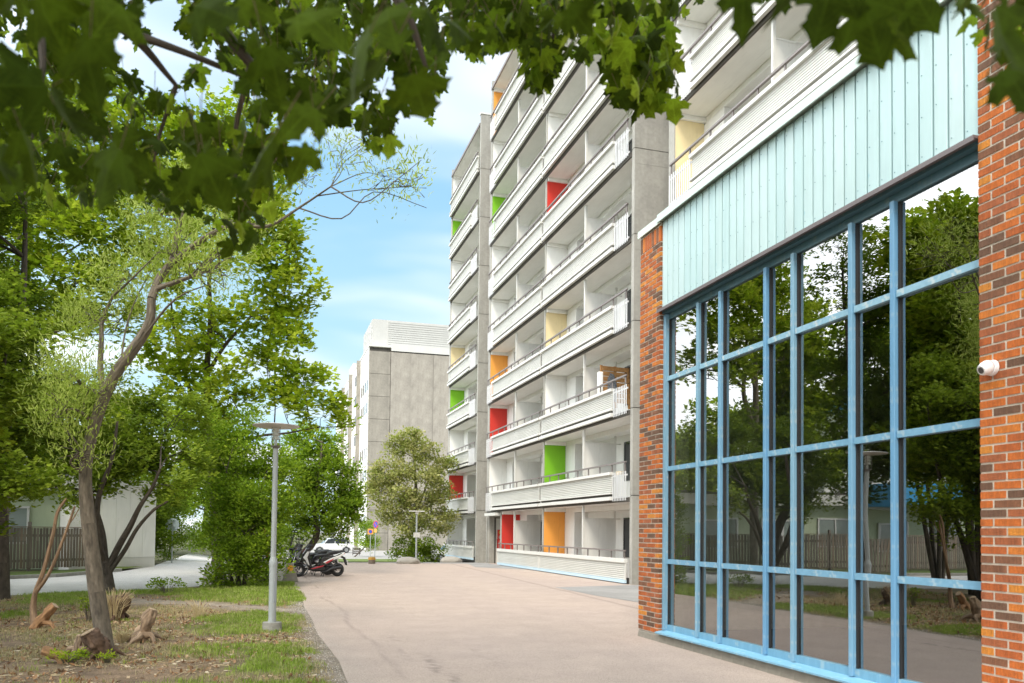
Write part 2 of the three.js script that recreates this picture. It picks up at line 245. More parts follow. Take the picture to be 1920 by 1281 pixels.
// soil, trodden path and grass between the yard and the lane
const bedPoly = [...asphaltEdge.slice(0, 13).map(([x, s]) => [x + 0.05, s]), [0.6, 36], [-1.2, 41], [-1.0, 28], [-1.4, 25], [-3.2, 22.8], [-5.7, 21.9], [-9, 20.6], [-24, 20.4], [-24, -14]];
function path(x, s) { // the trodden path from the lane to the yard corner by the lamp
  const c = s - (17.0 + (0.7 - x) * 1.15 - 0.07 * (0.7 - x) ** 2 * 1.2); return Math.exp(-((c / 0.8) ** 2)) * sstep(-4.2, -3, x);
}
function grassy(x, s) {   // how much living grass a spot carries
  let g = sstep(0.42, 0.62, fbm(x * 0.7 + 3, s * 0.7, 4, 95));
  const strip = Math.exp(-(((x - 0.05 + 0.12 * Math.sin(s)) / 0.75) ** 2)) * sstep(6, 9.5, s);             // along the asphalt
  const beyond = sstep(18.6, 19.6, s - (0.6 - x) * 0.8) * sstep(-3.6, -2.5, x) * 0.95;                       // past the path
  const far = sstep(17.3, 18.6, s) * sstep(-2.2, -3.2, x) * 0.45;
  const bare = sstep(-0.55, -1.5, x) * sstep(17.5, 15, s);
  g = clamp(Math.max(strip * (0.25 + 0.85 * g), beyond * (0.55 + 0.5 * g), far * (0.4 + g), g * 0.6 * (1 - bare) + g * 0.15)) ;
  const verge = sstep(0.55, 0.80, x + 0.16 * (fbm(s * 1.7, 2, 3, 97) - 0.5) * 2) * sstep(18.3, 17.3, s);   // gravelly border
  return clamp(g * (1 - 1.2 * path(x, s)) * (1 - verge));
}
const bedColour = (x, s) => {
  const g = grassy(x, s), n = fbm(x * 1.6, s * 1.6, 4, 98), m = fbm(x * 6, s * 6, 3, 99), p = clamp(path(x, s));
  const verge = sstep(0.5, 0.85, x + 0.3 * (m - 0.5));
  let c = [0.31 + 0.16 * n, 0.222 + 0.115 * n, 0.15 + 0.08 * n];                     // dry soil with litter
  const dryG = sstep(0.5, 0.7, fbm(x * 1.1 + 9, s * 1.1, 4, 102)) * 0.7; c = [lerp(c[0], 0.42, dryG * 0.7), lerp(c[1], 0.36, dryG * 0.7), lerp(c[2], 0.21, dryG * 0.7)];
  c = [lerp(c[0], 0.58, p), lerp(c[1], 0.50, p), lerp(c[2], 0.41, p)];
  c = [lerp(c[0], 0.46, verge * 0.8), lerp(c[1], 0.41, verge * 0.8), lerp(c[2], 0.35, verge * 0.8)];
  c = [lerp(c[0], 0.20 + 0.08 * m, g * 0.85), lerp(c[1], 0.27 + 0.08 * m, g * 0.85), lerp(c[2], 0.065, g * 0.85)];
  const k = 0.85 + 0.35 * m; return [c[0] * k, c[1] * k, c[2] * k];
};
structure('soil', sheet(bedPoly, 0.0, 0.13, bedColour), M.soil);
// beyond the brow of the yard: a light street with verges, then lawn and paths up to the far block
structure('far_street', sheet([[-1, 47.5], [46, 47.5], [46, 60], [-1, 60]], 0.004, 0.8), M.farStreet);
structure('far_pavement', sheet([[-1, 43.6], [46, 43.6], [46, 47.3], [-1, 47.3]], 0.01, 0.6, (x, s) => { const k = 0.8 + 0.4 * fbm(x, s, 3, 93); return [0.45 * k, 0.41 * k, 0.37 * k]; }), M.asphalt);
structure('far_verge', sheet([[-1, 60.2], [40, 60.2], [40, 66], [-1, 66]], 0.05, 0.8, (x, s) => { const n = fbm(x, s, 3, 94); return [0.17 + 0.1 * n, 0.27 + 0.08 * n, 0.06]; }), M.soil);
structure('far_footpath', sheet([[-1, 66.3], [40, 66.3], [40, 96], [-1, 96]], 0.006, 1.2), M.farStreet);
// ---------------------------------------------------------------- the balcony block: three units in line, each with its balconies
const FH = 2.77; M.louvre = std({ color: lin(0.56, 0.56, 0.55), map: Tpaint, roughness: 0.6 });
function corrugated(L, h, n, d = 0.030) {   // a sheet with n horizontal ribs, standing at x = 0, facing -x, from z = 0 to L
  const pts = [], st = h / n; pts.push([0.012, 0]); for (let i = 0; i < n; i++) { const y = i * st; pts.push([0, y + st * 0.05], [0, y + st * 0.24], [-d, y + st * 0.36], [-d, y + st * 0.93], [0, y + st * 0.99]); } pts.push([0.012, h]);
  const g = prism(pts, L); g.translate(0, 0, L / 2); return g;
}
const panelCache = new Map();
function cached(key, fn) { if (!panelCache.has(key)) panelCache.set(key, fn()); return panelCache.get(key); }
const barGeo = (h) => cached('bar' + h, () => bevelBox(0.014, h, 0.046, 0.003));
const railPostGeo = (h) => cached('post' + h, () => box(0.035, h, 0.05));
// one balcony: local x into the building, z from its far end (0) to its near end (L)
function balcony(parent, bay, k, y, z) {
  const L = bay.far - bay.near, b = sub(parent, 'balcony', 0, y, z), D = 1.55, wallT = 0.14;
  const ground = k === 0, zf = ground && bay.groundFar ? bay.far - bay.groundFar : 0;
  const c = bay.colours[k] ?? 'w';
  part(b, 'floor_slab', bx(0.02, D + 0.35, ground ? -0.05 : -0.15, 0.0, 0, L), ground ? M.concrete : M.soffit);
  if (!ground) part(b, 'slab_edge', bx(-0.04, 0.018, -0.156, -0.01, 0, L), M.concreteDark);
  part(b, 'partition_wall', bx(0, D + 0.3, 0.0, 2.615, zf + 0.0, zf + wallT), M.concrete);
  part(b, 'side_wall', bx(0.035, 0.95, 0.0, 2.47, zf + wallT, zf + wallT + 0.012), wallColour[c]);
  part(b, 'ceiling_beam', [bx(0.05, D, 2.472, 2.616, zf + wallT, zf + wallT + 0.10), bx(0.95, D, 2.44, 2.616, zf + wallT + 0.1, L)], M.soffit);
  part(b, 'closet_wall', [bx(0.952, D, 0, 2.435, zf + wallT + 0.012, zf + 1.25)], M.whiteWall);
  part(b, 'back_wall', [bx(D, D + 0.12, 0, 2.6, zf + wallT, L)], M.whiteWall);
  // windows and the balcony doors in the back wall
  const wins = [[zf + 1.5, 1.5], [L - 1.2 - 0.9, 1.1]].concat(bay.mid ? [[bay.mid + 0.35, 1.0]] : []);
  for (const [wz, wl] of wins) if (wz + wl < L - 0.1) { const w = part(b, 'window', [bx(D - 0.03, D - 0.002, 0.75, 0.83, wz, wz + wl), bx(D - 0.03, D - 0.002, 2.1, 2.18, wz, wz + wl), bx(D - 0.03, D - 0.002, 0.83, 2.1, wz, wz + 0.07), bx(D - 0.03, D - 0.002, 0.83, 2.1, wz + wl - 0.07, wz + wl), bx(D - 0.012, D - 0.004, 0.83, 2.1, wz + 0.07, wz + wl - 0.07)], M.window); }
  if (bay.mid) {
    part(b, 'divider_post', bx(0.05, 0.13, 0, 2.62, bay.mid - 0.04, bay.mid + 0.04), M.whiteMetal);
    part(b, 'divider_panel', [bx(0.13, 1.30, 0.06, 2.12, bay.mid - 0.015, bay.mid + 0.015)], M.greyPanel);
    part(b, 'divider_frame', [bx(0.13, D, 2.12, 2.16, bay.mid - 0.025, bay.mid + 0.025), bx(0.98, 1.02, 0.06, 2.12, bay.mid - 0.022, bay.mid + 0.024), bx(1.30, 1.36, 0.0, 2.61, bay.mid - 0.03, bay.mid + 0.03)], M.greyPanel);
  }
  // parapet
  const x0 = -0.10, a = zf + (ground ? 0.0 : bay.barsFar ? bay.barsFar : 0.07), e = L - (ground ? 0.05 : bay.full?.includes(k) ? 0.02 : bay.barsNear ? bay.barsNear : 0.09), len = e - a;
  if (ground) {
    part(b, 'parapet_panel', cached(`pg${len.toFixed(2)}`, () => corrugated(len - 0.06, 0.56, 9)), M.panelMetal, x0 + 0.02, 0.13, a + 0.03);
    part(b, 'top_trim', bx(x0 - 0.06, x0 + 0.05, 0.68, 0.81, a - 0.02, e + 0.02), M.whiteMetal);
    part(b, 'base_strip', bx(x0 - 0.045, x0 + 0.03, 0.035, 0.135, a, e), M.blueStrip);
    for (const q of [e - 0.03, a]) part(b, 'end_trim', bx(x0 - 0.03, x0 + 0.02, 0.135, 0.68, q, q + 0.03), M.whiteMetal);
    part(b, 'footing', bx(-0.02, 0.02, -0.1, 0.2, a, e), M.darkGap);
  } else {
    part(b, 'parapet_panel', cached(`p${len.toFixed(2)}`, () => corrugated(len - 0.02, 0.57, 9)), M.panelMetal, x0 + 0.02, 0.19, a + 0.01);
    part(b, 'top_trim', bx(x0 - 0.095, x0 + 0.05, 0.765, 0.86, a - 0.015, e + 0.015), M.whiteMetal);
    part(b, 'middle_trim', bx(x0 - 0.09, x0 + 0.03, 0.13, 0.18, a - 0.01, e + 0.01), M.whiteMetal);
    part(b, 'base_trim', bx(x0 - 0.085, x0 + 0.02, -0.075, 0.045, a - 0.01, e + 0.02), M.whiteMetal);
    part(b, 'parapet_backing', bx(x0 + 0.034, x0 + 0.05, -0.06, 0.8, a, e), M.concreteDark);
    for (const [s0, s1] of [[e + 0.03, L - 0.02], [0.02 + zf, a - 0.03]]) if (s1 - s0 > 0.4) {
      const n = Math.max(4, Math.round((s1 - s0) / 0.118)), st = (s1 - s0) / n;
      for (let i = 0; i < n; i++) part(b, 'baluster', barGeo(0.93), M.bar, x0 - 0.012, 0.355, s0 + (i + 0.5) * st);
      for (const q of [-0.02, 0.68]) part(b, 'baluster_rail', bx(x0 + 0.006, x0 + 0.03, q, q + 0.05, s0, s1), M.bar);
    }
  }
  const hy = ground ? 1.06 : 1.12, py0 = ground ? 0.81 : 0.80, rA = zf + 0.06, rE = L - 0.1;
  part(b, 'handrail', cached(`h${(rE - rA).toFixed(2)}`, () => bevelBox(0.07, 0.05, rE - rA, 0.012)), M.rail, x0 + 0.0, hy, (rA + rE) / 2);
  const np = Math.round((rE - rA) / 1.05); for (let i = 0; i <= np; i++) part(b, 'rail_post', railPostGeo(+(hy - py0).toFixed(2)), M.rail, x0 + 0.01, (hy + py0) / 2 - 0.01, lerp(rA + 0.08, rE - 0.08, i / np));
  return b;
}
function unit(name, label, x, far, near, bays, floors, opt) {
  const g = thing(name, label, 'apartment building', [x, 0, -(far + near) / 2], 'units of the balcony block'), z0 = (far + near) / 2, top = floors * FH + (opt.top ?? 0.42);
  const Z = (s) => z0 - s;   // local z of a distance s
  for (const bay of bays) for (let k = opt.from ?? 0; k < floors; k++) balcony(g, bay, k, k * FH, Z(bay.far));
  const y0 = opt.from ? opt.from * FH - 0.15 : -0.7;
  part(g, 'core', bx(1.9, 12.5, -0.7, top - 0.05, Z(far) + 0.01, Z(near) - 0.24), M.concrete);
  if (opt.from) part(g, 'lower_front', bx(0.05, 1.895, -0.1, y0 - 0.003, Z(far) + 0.02, Z(near) - 0.24), M.concrete);
  part(g, 'roof_slab', bx(0.0, 1.9, floors * FH - 0.155, floors * FH - 0.04, Z(far), Z(near) - 0.23), M.soffit);
  part(g, 'roof_trim', bx(-0.07, -0.003, floors * FH - 0.165, floors * FH - 0.02, Z(far) - 0.02, Z(near) - 0.23), M.rail);
  part(g, 'roof_edge', bx(-0.06, 12.55, top - 0.026, top + 0.06, Z(near) - 0.22, Z(near) + 0.03), M.greyPanel);
  // end wall towards the camera: storey-high slabs with open joints, and the narrow front edges of the slabs
  const w = sub(g, 'end_wall', 0, 0, Z(near));
  const zg = 0.62, ys = [opt.from ? opt.from * FH - 0.3 : -0.6]; for (let k = 0; k < floors; k++) { const y = 2.81 + k * FH; if (y > ys[0] + 0.5 && y < top - 0.5) ys.push(y); } ys.push(top - 0.03);
  for (let i = 0; i < ys.length - 1; i++) for (const [xa, xb] of [[-0.02, 4.6], [4.625, 12.5]]) part(w, 'wall_panel', [bx(xa, xb, ys[i] + 0.012, ys[i + 1] - 0.012, -0.2, 0), bx(xa + 0.012, xb - 0.012, ys[i + 1] - 0.5, ys[i + 1] - 0.49, -0.01, 0.004)], M.concrete);
  part(w, 'joint_backing', bx(0.02, 12.48, ys[0], top - 0.05, -0.235, -0.205), M.darkGap);
  const bw = part(g, 'far_end_wall', bx(0, 1.9, y0, top - 0.05, Z(far) - 0.2, Z(far) - 0.004), M.concrete);
  return g;
}
const XM = 11.15;
unit('apartment_building', 'tall concrete block beyond the brick pier with red, orange and green balcony walls', XM, 41.45, 23.88, [
  { far: 41.45, near: 32.72, barsFar: 1.15, groundFar: 39.0, mid: 4.55, colours: { 0: 'r', 2: 'r', 3: 'o', 6: 'g', 8: 'o' } },
  { far: 32.7, near: 24.12, barsNear: 1.17, mid: 4.4, colours: { 0: 'o', 1: 'g', 3: 'y', 5: 'r' } },
], 9, {});
unit('apartment_building', 'narrow far unit of the balcony block, left end against the sky', 11.5, 52.6, 45.05, [
  { far: 52.6, near: 45.3, barsNear: 1.45, full: [8], colours: { 1: 'r', 3: 'g', 4: 'y', 7: 'g' } },
], 9, {});
unit('apartment_building', 'near unit of the balcony block rising above the pale blue metal cladding', XM, 21.4, 2.0, [
  { far: 21.4, near: 12.4, barsFar: 1.35, mid: 4.85, colours: { 4: 'y', 7: 'o' } },
  { far: 12.38, near: 2.25, barsNear: 1.1, mid: 4.5, colours: { 4: 'r', 6: 'g' } },
], 9, { from: 4 });
{ // the entrance between the two left units: recessed wall, canopy, door
  const g = thing('entrance', 'grey concrete entrance with a narrow dark door beside the red bay wall', 'entrance', [XM, 0, -41.2]);
  part(g, 'side_wall', bx(0.02, 1.5, 0, 2.6, -0.1, 0.02), M.concrete);
  part(g, 'canopy', bx(-0.25, 1.4, 2.42, 2.56, 0.06, 2.1), M.whiteMetal);
  part(g, 'door_frame', [bx(0.30, 0.37, 0, 2.35, 0.022, 0.1), bx(0.96, 1.03, 0, 2.35, 0.022, 0.1)], M.concreteDark);
  const d = part(g, 'door', bx(0.375, 0.955, 0.02, 2.3, 0.022, 0.06), M.greyPanel); part(d, 'handle', box(0.02, 0.5, 0.03, 0.44, 1.0, 0.08), M.black);
  part(g, 'back_wall', bx(1.42, 1.5, 0, 2.6, 0.02, 2.1), M.concrete);
  const s = thing('gauge_sign', 'red upright sign with four round dials in the entrance', 'sign', [XM + 0.63, 1.22, -41.08]);
  part(s, 'board', box(0.36, 1.02, 0.03), M.red);
  const dial = new THREE.CylinderGeometry(0.115, 0.115, 0.02, 24).rotateX(Math.PI / 2).toNonIndexed();
  [[0.56, 0.36, 0.05], [0.45, 0.42, 0.38], [0.72, 0.24, 0.20], [0.70, 0.18, 0.15]].forEach((c, i) => part(s, 'dial', dial.clone(), std({ color: lin(...c), roughness: 0.5 }), 0, 0.375 - i * 0.25, 0.026));
}
// ---------------------------------------------------------------- far grey block
{
  const s0 = 101, x0 = 12.1, g = thing('apartment_building', 'distant grey block with a blank slab end wall and white louvred roof house', 'apartment building', [x0, 0, -s0]);
  const yb = -0.8, top = 24.1, L = 46;
  part(g, 'core', bx(0.12, 15, yb, top - 0.02, -L, -0.26), M.concreteTan);
  const w = sub(g, 'end_wall');
  for (let k = 0; k < 9; k++) { const a = k === 0 ? yb : 1.35 + (k - 1) * 2.765 + 0.0, b = Math.min(top - 0.12, 1.35 + k * 2.765); part(w, 'wall_panel', bx(0, 2.58, a + 0.022, b - 0.022, -0.25, 0), M.concreteTanDark); for (const [xa, xb] of [[2.64, 7.9], [7.93, 12.2], [12.23, 15]]) part(w, 'wall_panel', bx(xa, xb, a + 0.0015, b - 0.0015, -0.25, 0.004 + 0.004 * rnd()), M.concreteTan); }
  part(w, 'joint_backing', bx(0.03, 14.9, yb, top - 0.15, -0.257, -0.252), M.concreteDark);
  part(g, 'cornice', bx(-0.06, 15, top - 0.1, top + 0.12, -L, 0.06), M.greyPanel);
  part(g, 'white_band', bx(2.64, 15, top - 0.5, top + 0.30, 0.064, 0.10), M.whiteMetal);
  const roofGeo = [];
  const rh = sub(g, 'roof_house', 0.5, top + 0.12, -1.4);
  part(rh, 'wall', bx(0, 12, 0, 3.5, -9, 0), M.louvre);
  for (let i = 0; i < 12; i++) part(rh, 'louvre', bx(1.9, 12, 0.2 + i * 0.27, 0.2 + i * 0.27 + 0.2, 0.004, 0.06), M.louvre);
  for (let i = 0; i < 19; i++) part(rh, 'side_louvre', bx(-0.06, -0.004, 0.1 + i * 0.175, 0.1 + i * 0.175 + 0.13, -9, -0.3), M.louvre);
  const rh2 = sub(g, 'roof_house', 0.5, top + 0.12, -24); part(rh2, 'wall', bx(0, 8, 0, 2.4, -6, 0), M.louvre);
  // long side: white bands, windows, projecting dark fins
  const side = sub(g, 'side_front');
  part(side, 'wall', bx(0, 0.118, yb, top - 0.12, -L + 0.02, -0.27), M.whiteWall);
  for (const zf of [-9.2, -19.5, -31]) part(side, 'fin', bx(-0.5, -0.002, yb, top - 0.1, zf - 0.3, zf), M.concreteTanDark);
  for (let k = 0; k < 8; k++) { let z = -1.0; while (z > -L + 3) { const len = [1.2, 1.6, 0.8][Math.round(-z * 3) % 3]; if (![-9.2, -19.5, -31].some((f) => z - len < f + 0.2 && z > f - 0.6)) part(side, 'window', [bx(-0.02, -0.003, 2.2 + k * 2.765, 3.55 + k * 2.765, z - len, z)], k % 3 === 1 && Math.round(z) % 2 ? M.greyPanel : M.window); z -= len + 0.75; } part(side, 'band_joint', bx(-0.008, -0.002, 1.34 + k * 2.765, 1.37 + k * 2.765, -L, -0.3), M.concreteTanDark); }
}
// ---------------------------------------------------------------- the brick building with the blue glazed front
{
  const XF = 5.685, g = thing('brick_building', 'brick building with a tall blue framed glass front and pale blue metal cladding', 'building', [XF, 0, -8.3]);
  const Z = (s) => 8.3 - s;   // local z
  M.mortar = std({ color: lin(0.74, 0.67, 0.59), map: Tconcrete, bumpMap: Tgrain, bumpScale: 0.005 });
  const tones = [[0.66, 0.20, 0.030], [0.60, 0.155, 0.026], [0.50, 0.125, 0.028], [0.42, 0.125, 0.045], [0.25, 0.105, 0.052], [0.175, 0.090, 0.053], [0.70, 0.26, 0.035]];
  const brickMats = tones.map((c) => std({ color: lin(...c), map: Tstreak, bumpMap: TstreakB, bumpScale: 0.006, roughness: 0.9 }));
  const toneOf = () => brickMats[[0, 0, 1, 1, 2, 2, 2, 3, 3, 4, 4, 5, 5, 6][Math.floor(rnd() * 14)]];
  const CH = 0.0747, BH = 0.0585, ML = 0.265, JT = 0.016;
  const kinds = {}; // a few shapes of each length, with different pieces of the clay texture
  const brickGeo = (len, depth = 0.115) => { const key = `${len.toFixed(3)}_${depth}_${Math.floor(rnd() * 4)}`; if (!kinds[key]) { const q = bevelBox(depth, BH, len, 0.0035); const uv = q.attributes.uv, ox = rnd() * 5, oy = rnd() * 5; for (let i = 0; i < uv.count; i++) uv.setXY(i, uv.getX(i) + ox, uv.getY(i) + oy); kinds[key] = q; } return kinds[key]; };
  const spare = new Map(); let count = 0;
  function lay(p, x, y, s0, s1, asPart, depth = 0.115) {   // a brick from distance s0 (near end) to s1
    const len = s1 - s0 - JT, mt = toneOf(), geo = brickGeo(len, depth), px = x + depth / 2 + rr(-0.0012, 0.0012), pz = Z((s0 + s1) / 2);
    if (asPart) { const m = part(p, 'brick', geo, mt, px, y, pz); m.rotation.set(rr(-0.003, 0.003), rr(-0.004, 0.004), 0); count++; }
    else { if (!spare.has(mt)) spare.set(mt, []); const q = geo.clone().translate(px, y, pz); spare.get(mt).push(q); }
  }
  // far pier: s 11.27 to 11.95
  {
    const p = sub(g, 'brick_pier'), s0 = 11.262, s1 = 11.955, base = 0.118, top = 6.07, n = Math.floor((top - base) / CH);
    part(p, 'mortar_core', bx(0.0055, 0.5, base - 0.005, top + 0.25, Z(s1) + 0.0055, Z(s0) - 0.0055), M.mortar);
    for (let i = 0; i < n; i++) { const y = base + (i + 0.5) * CH, h = ML / 2 + 0.002, cuts = i % 2 ? [s0, s0 + h, s0 + h + ML, s1] : [s0, s0 + ML, s0 + 2 * ML, s1]; for (let q = 0; q < cuts.length - 1; q++) lay(p, 0, y, cuts[q] + (q ? 0 : -JT / 2), cuts[q + 1] + (q === cuts.length - 2 ? JT / 2 : 0), i < 52); }
    for (let i = 0; i < 9; i++) { const mt = toneOf(), geo = cached('soldier', () => bevelBox(0.115, 0.235, 0.066, 0.003)); part(p, 'brick', geo, mt, 0.0575, base + n * CH + 0.125, Z(lerp(s0 + 0.035, s1 - 0.035, i / 8))); }
    part(p, 'coping', [bx(-0.035, 0.6, 6.335, 6.40, Z(s1) - 0.04, Z(s0) + 0.02), bx(-0.035, -0.02, 6.29, 6.335, Z(s1) - 0.04, Z(s0) + 0.02)], std({ color: lin(0.66, 0.76, 0.72), map: Tpaint, roughness: 0.45 }));
  }
  // near pier: from s 5.46 towards the camera, out of the picture
  {
    const p = sub(g, 'brick_pier'), s0 = 3.2, s1 = 5.463, base = 0.118, n = 92;
    part(p, 'mortar_core', bx(0.0055, 0.5, 0.1, 7.3, Z(s1) + 0.0055, Z(s0)), M.mortar);
    for (let i = 0; i < n; i++) { const y = base + (i + 0.5) * CH, first = i % 2 ? ML / 2 + 0.004 : ML; let a = s1 + JT / 2, len = first; while (a - len > s0 - 0.3) { const b = a - len; const v = a > 5.07 && y < 6.5; lay(p, 0, y, b, a, v && count < 299); a = b; len = ML; } }
    part(p, 'coping', bx(-0.03, 0.6, 7.3, 7.38, Z(s1) - 0.03, Z(s0)), M.greyPanel);
  }
  { // the bricks past the first 300, joined
    const all = []; for (const [mt, list] of spare) for (const q of list) { const e = q.index ? q.toNonIndexed() : q, c = new Float32Array(e.attributes.position.count * 3); for (let i = 0; i < c.length; i += 3) c.set([mt.color.r, mt.color.g, mt.color.b], i); e.setAttribute('color', new THREE.BufferAttribute(c, 3)); all.push(e); }
    part(g, 'brickwork', all, std({ color: lin(1, 1, 1), vertexColors: true, map: Tstreak, bumpMap: TstreakB, bumpScale: 0.006, roughness: 0.9 })).userData = { kind: 'stuff' };
  }
  // plinth under pier and glass
  { const sh = [[-0.0, 0.117], [-0.012, 0.10], [-0.03, -0.1], [0.3, -0.1], [0.3, 0.117]]; const q = prism(sh, 8.9).translate(0, 0, Z(7.5)); const p = q.attributes.position; for (let i = 0; i < p.count; i++) if (p.getX(i) < 0.1) p.setX(i, p.getX(i) + 0.012 * (fbm(p.getZ(i) * 3, p.getY(i) * 9, 3, 501) - 0.5)); const sub_ = []; for (let s = 3.2; s < 11.95; s += 0.25) { const a = s, b = Math.min(11.94, s + 0.25), w = 0.014 * fbm(s * 2.3, 1, 3, 77), w2 = 0.03 * fbm(s * 1.7, 4, 3, 78); sub_.push(prism([[0.02 - w, 0.114], [0.004 - w, 0.09], [-0.02 - w2, -0.08], [0.3, -0.08], [0.3, 0.114]], b - a).translate(0, 0, Z((a + b) / 2))); } part(g, 'plinth', sub_, std({ color: lin(0.42, 0.39, 0.34), map: Tconcrete, bumpMap: Tgrain, bumpScale: 0.012 })); }
  // frames
  const mkFrame = (c) => std({ color: lin(...c), map: Tscratch, roughness: 0.42 });
  const frameM = mkFrame([0.33, 0.46, 0.54]), frameV = [mkFrame([0.38, 0.48, 0.53]), mkFrame([0.32, 0.45, 0.54]), mkFrame([0.26, 0.41, 0.54])], frameDark = mkFrame([0.12, 0.18, 0.19]);
  const gl = sub(g, 'glazing'), xf = 0.085, xg = 0.135, sL = 11.262, sR = 5.463, yB = 0.205, yT = 4.93;
  const mull = [10.27, 9.687, 8.65, 8.109, 7.133, 6.536], trans = [1.195, 2.573, 3.925];
  part(gl, 'sill', prism([[-0.06, 0.128], [-0.065, 0.150], [0.09, 0.175], [0.2, 0.175], [0.2, 0.128]], sL - sR - 0.006).translate(0, 0, Z((sL + sR) / 2)), mkFrame([0.42, 0.60, 0.68]));
  part(gl, 'bottom_rail', bx(xf + 0.012, xg + 0.05, 0.176, yB + 0.055, Z(sL), Z(sR)), mkFrame([0.30, 0.45, 0.52]));
  part(gl, 'head_rail', [bx(xf + 0.02, xg + 0.05, yT - 0.11, yT - 0.02, Z(sL) + 0.001, Z(sR) - 0.001)], frameDark);
  part(gl, 'jamb', [bx(xf - 0.03, xg + 0.05, 0.18, yT - 0.03, Z(sL) - 0.0, Z(sL - 0.075))], frameV[0]);
  mull.forEach((s, i) => part(gl, 'mullion', bevelBox(0.075, yT - 0.10 - 0.182, 0.062, 0.006), frameV[i % 3], xf + 0.018, (0.182 + yT - 0.10) / 2, Z(s)));
  const cols = [sL - 0.07, ...mull, sR - 0.02];
  trans.forEach((y, i) => { for (let q = 0; q < cols.length - 1; q++) { const a = cols[q] - (q ? 0.031 : 0), b = cols[q + 1] + (q < cols.length - 2 ? 0.031 : 0); part(gl, 'transom', bevelBox(0.05, 0.066, a - b - 0.002, 0.005), i === 2 ? mkFrame([0.48, 0.57, 0.60]) : frameM, xf + 0.026, y, Z((a + b) / 2)); } });
  const rows = [yB + 0.05, ...trans, yT - 0.10];
  const paneMat = phys({ color: lin(0.46, 0.51, 0.50), roughness: 0.0, transmission: 1, thickness: 0, ior: 4.2 });   // mirror-coated solar glass
  for (let q = 0; q < cols.length - 1; q++) for (let r = 0; r < rows.length - 1; r++) {
    const a = cols[q] - (q ? 0.028 : 0), b = cols[q + 1] + 0.028, y0 = rows[r] + (r ? 0.03 : 0), y1 = rows[r + 1] - (r < 3 ? 0.03 : 0);
    const pane = new THREE.PlaneGeometry(a - b, y1 - y0, 7, 7); { const pp = pane.attributes.position, k1 = rr(-1, 1), k2 = rr(-1, 1); for (let i = 0; i < pp.count; i++) { const e = (1 - (2 * pp.getX(i) / (a - b)) ** 2) * (1 - (2 * pp.getY(i) / (y1 - y0)) ** 2); pp.setZ(i, 0.0009 * k1 * e + 0.0005 * k2 * e * Math.sin(pp.getY(i) * 4 + q)); } pane.computeVertexNormals(); pane.rotateY(-Math.PI / 2); }   // glass is never quite flat
    const m = part(gl, 'glass_pane', pane, paneMat, xg, (y0 + y1) / 2, Z((a + b) / 2)); m.rotation.set(0, rr(-0.0022, 0.0022), rr(-0.0022, 0.0022));
    part(m, 'gasket', [bx(-0.024, 0.002, -(y1 - y0) / 2, (y1 - y0) / 2, (a - b) / 2 - 0.016, (a - b) / 2 - 0.001), bx(-0.024, 0.002, -(y1 - y0) / 2, (y1 - y0) / 2, -(a - b) / 2 + 0.001, -(a - b) / 2 + 0.016)], M.black);
  }
  // drip flashing, cladding boards and roof coping
  part(g, 'drip_flashing', [bx(-0.045, 0.12, yT + 0.02, yT + 0.045, Z(sL) - 0.035, Z(sR) - 0.002), bx(-0.045, -0.035, yT - 0.0, yT + 0.019, Z(sL) - 0.035, Z(sR) - 0.002)], std({ color: lin(0.16, 0.135, 0.14), roughness: 0.45 }));
  part(g, 'soffit_trim', bx(0.03, 0.2, yT - 0.018, yT + 0.018, Z(sL) + 0.002, Z(sR) - 0.004), frameDark);
  const cl = sub(g, 'cladding'), cN = 34, cw = (sL - sR) / cN, cy0 = yT + 0.047, cy1 = 6.31;
  const Tclad = texture(512, (u, v) => { const a = fbm(u * 4, v * 4, 4, 731, 4), b = fbm(u * 30, v * 2, 4, 735, 30), c = fbm(u * 14, v * 14, 4, 741, 14); const k = 0.90 + 0.07 * a + 0.06 * b, st = sstep(0.70, 0.80, c) * sstep(0.5, 0.7, a); return [k * lerp(1, 0.82, st), k * lerp(1, 0.92, st), k * lerp(1, 0.96, st)]; }, true, 0.5);
  const cladM = [[0.50, 0.67, 0.68], [0.52, 0.68, 0.69], [0.48, 0.66, 0.675]].map((c) => std({ color: lin(...c), map: Tclad, roughness: 0.45 }));
  const seamM = std({ color: lin(0.13, 0.27, 0.32), map: Tclad, roughness: 0.5 });
  const boards = [0, 1, 2, 3].map((v) => { const q = prism([[0.05, -cw / 2 + 0.012], [0.05, cw / 2 - 0.010], [0.004, cw / 2 - 0.010], [0.0, cw / 2 - 0.015], [0.0, -cw / 2 + 0.016], [0.004, -cw / 2 + 0.012]], cy1 - cy0).rotateX(-Math.PI / 2); boxUV(q); const uv = q.attributes.uv; for (let i = 0; i < uv.count; i++) uv.setXY(i, uv.getX(i) + v * 0.37, uv.getY(i) + v * 0.53); return q; });
  for (let i = 0; i < cN; i++) part(cl, 'cladding_board', boards[Math.floor(rnd() * 4)], pick(cladM), 0.028, (cy0 + cy1) / 2, Z(sL - (i + 0.5) * cw));
  part(cl, 'cladding_backing', bx(0.074, 0.1, cy0, cy1, Z(sL), Z(sR)), seamM);
  const screws = []; for (let i = 1; i < cN; i++) for (let k = 0; k < 4; k++) screws.push(new THREE.SphereGeometry(0.006, 6, 4).toNonIndexed().translate(0.027, cy0 + 0.1 + k * 0.38 + rr(-0.02, 0.02), Z(sL - i * cw - 0.04)));
  const scr = part(cl, 'screws', screws, seamM); scr.userData = { kind: 'stuff' };
  part(g, 'roof_coping', [bx(-0.05, 0.5, 6.36, 6.42, Z(sL) - 0.03, Z(sR) - 0.003), bx(-0.055, -0.04, 6.305, 6.36, Z(sL) - 0.03, Z(sR) - 0.003)], std({ color: lin(0.62, 0.76, 0.73), map: Tpaint, roughness: 0.45 }));
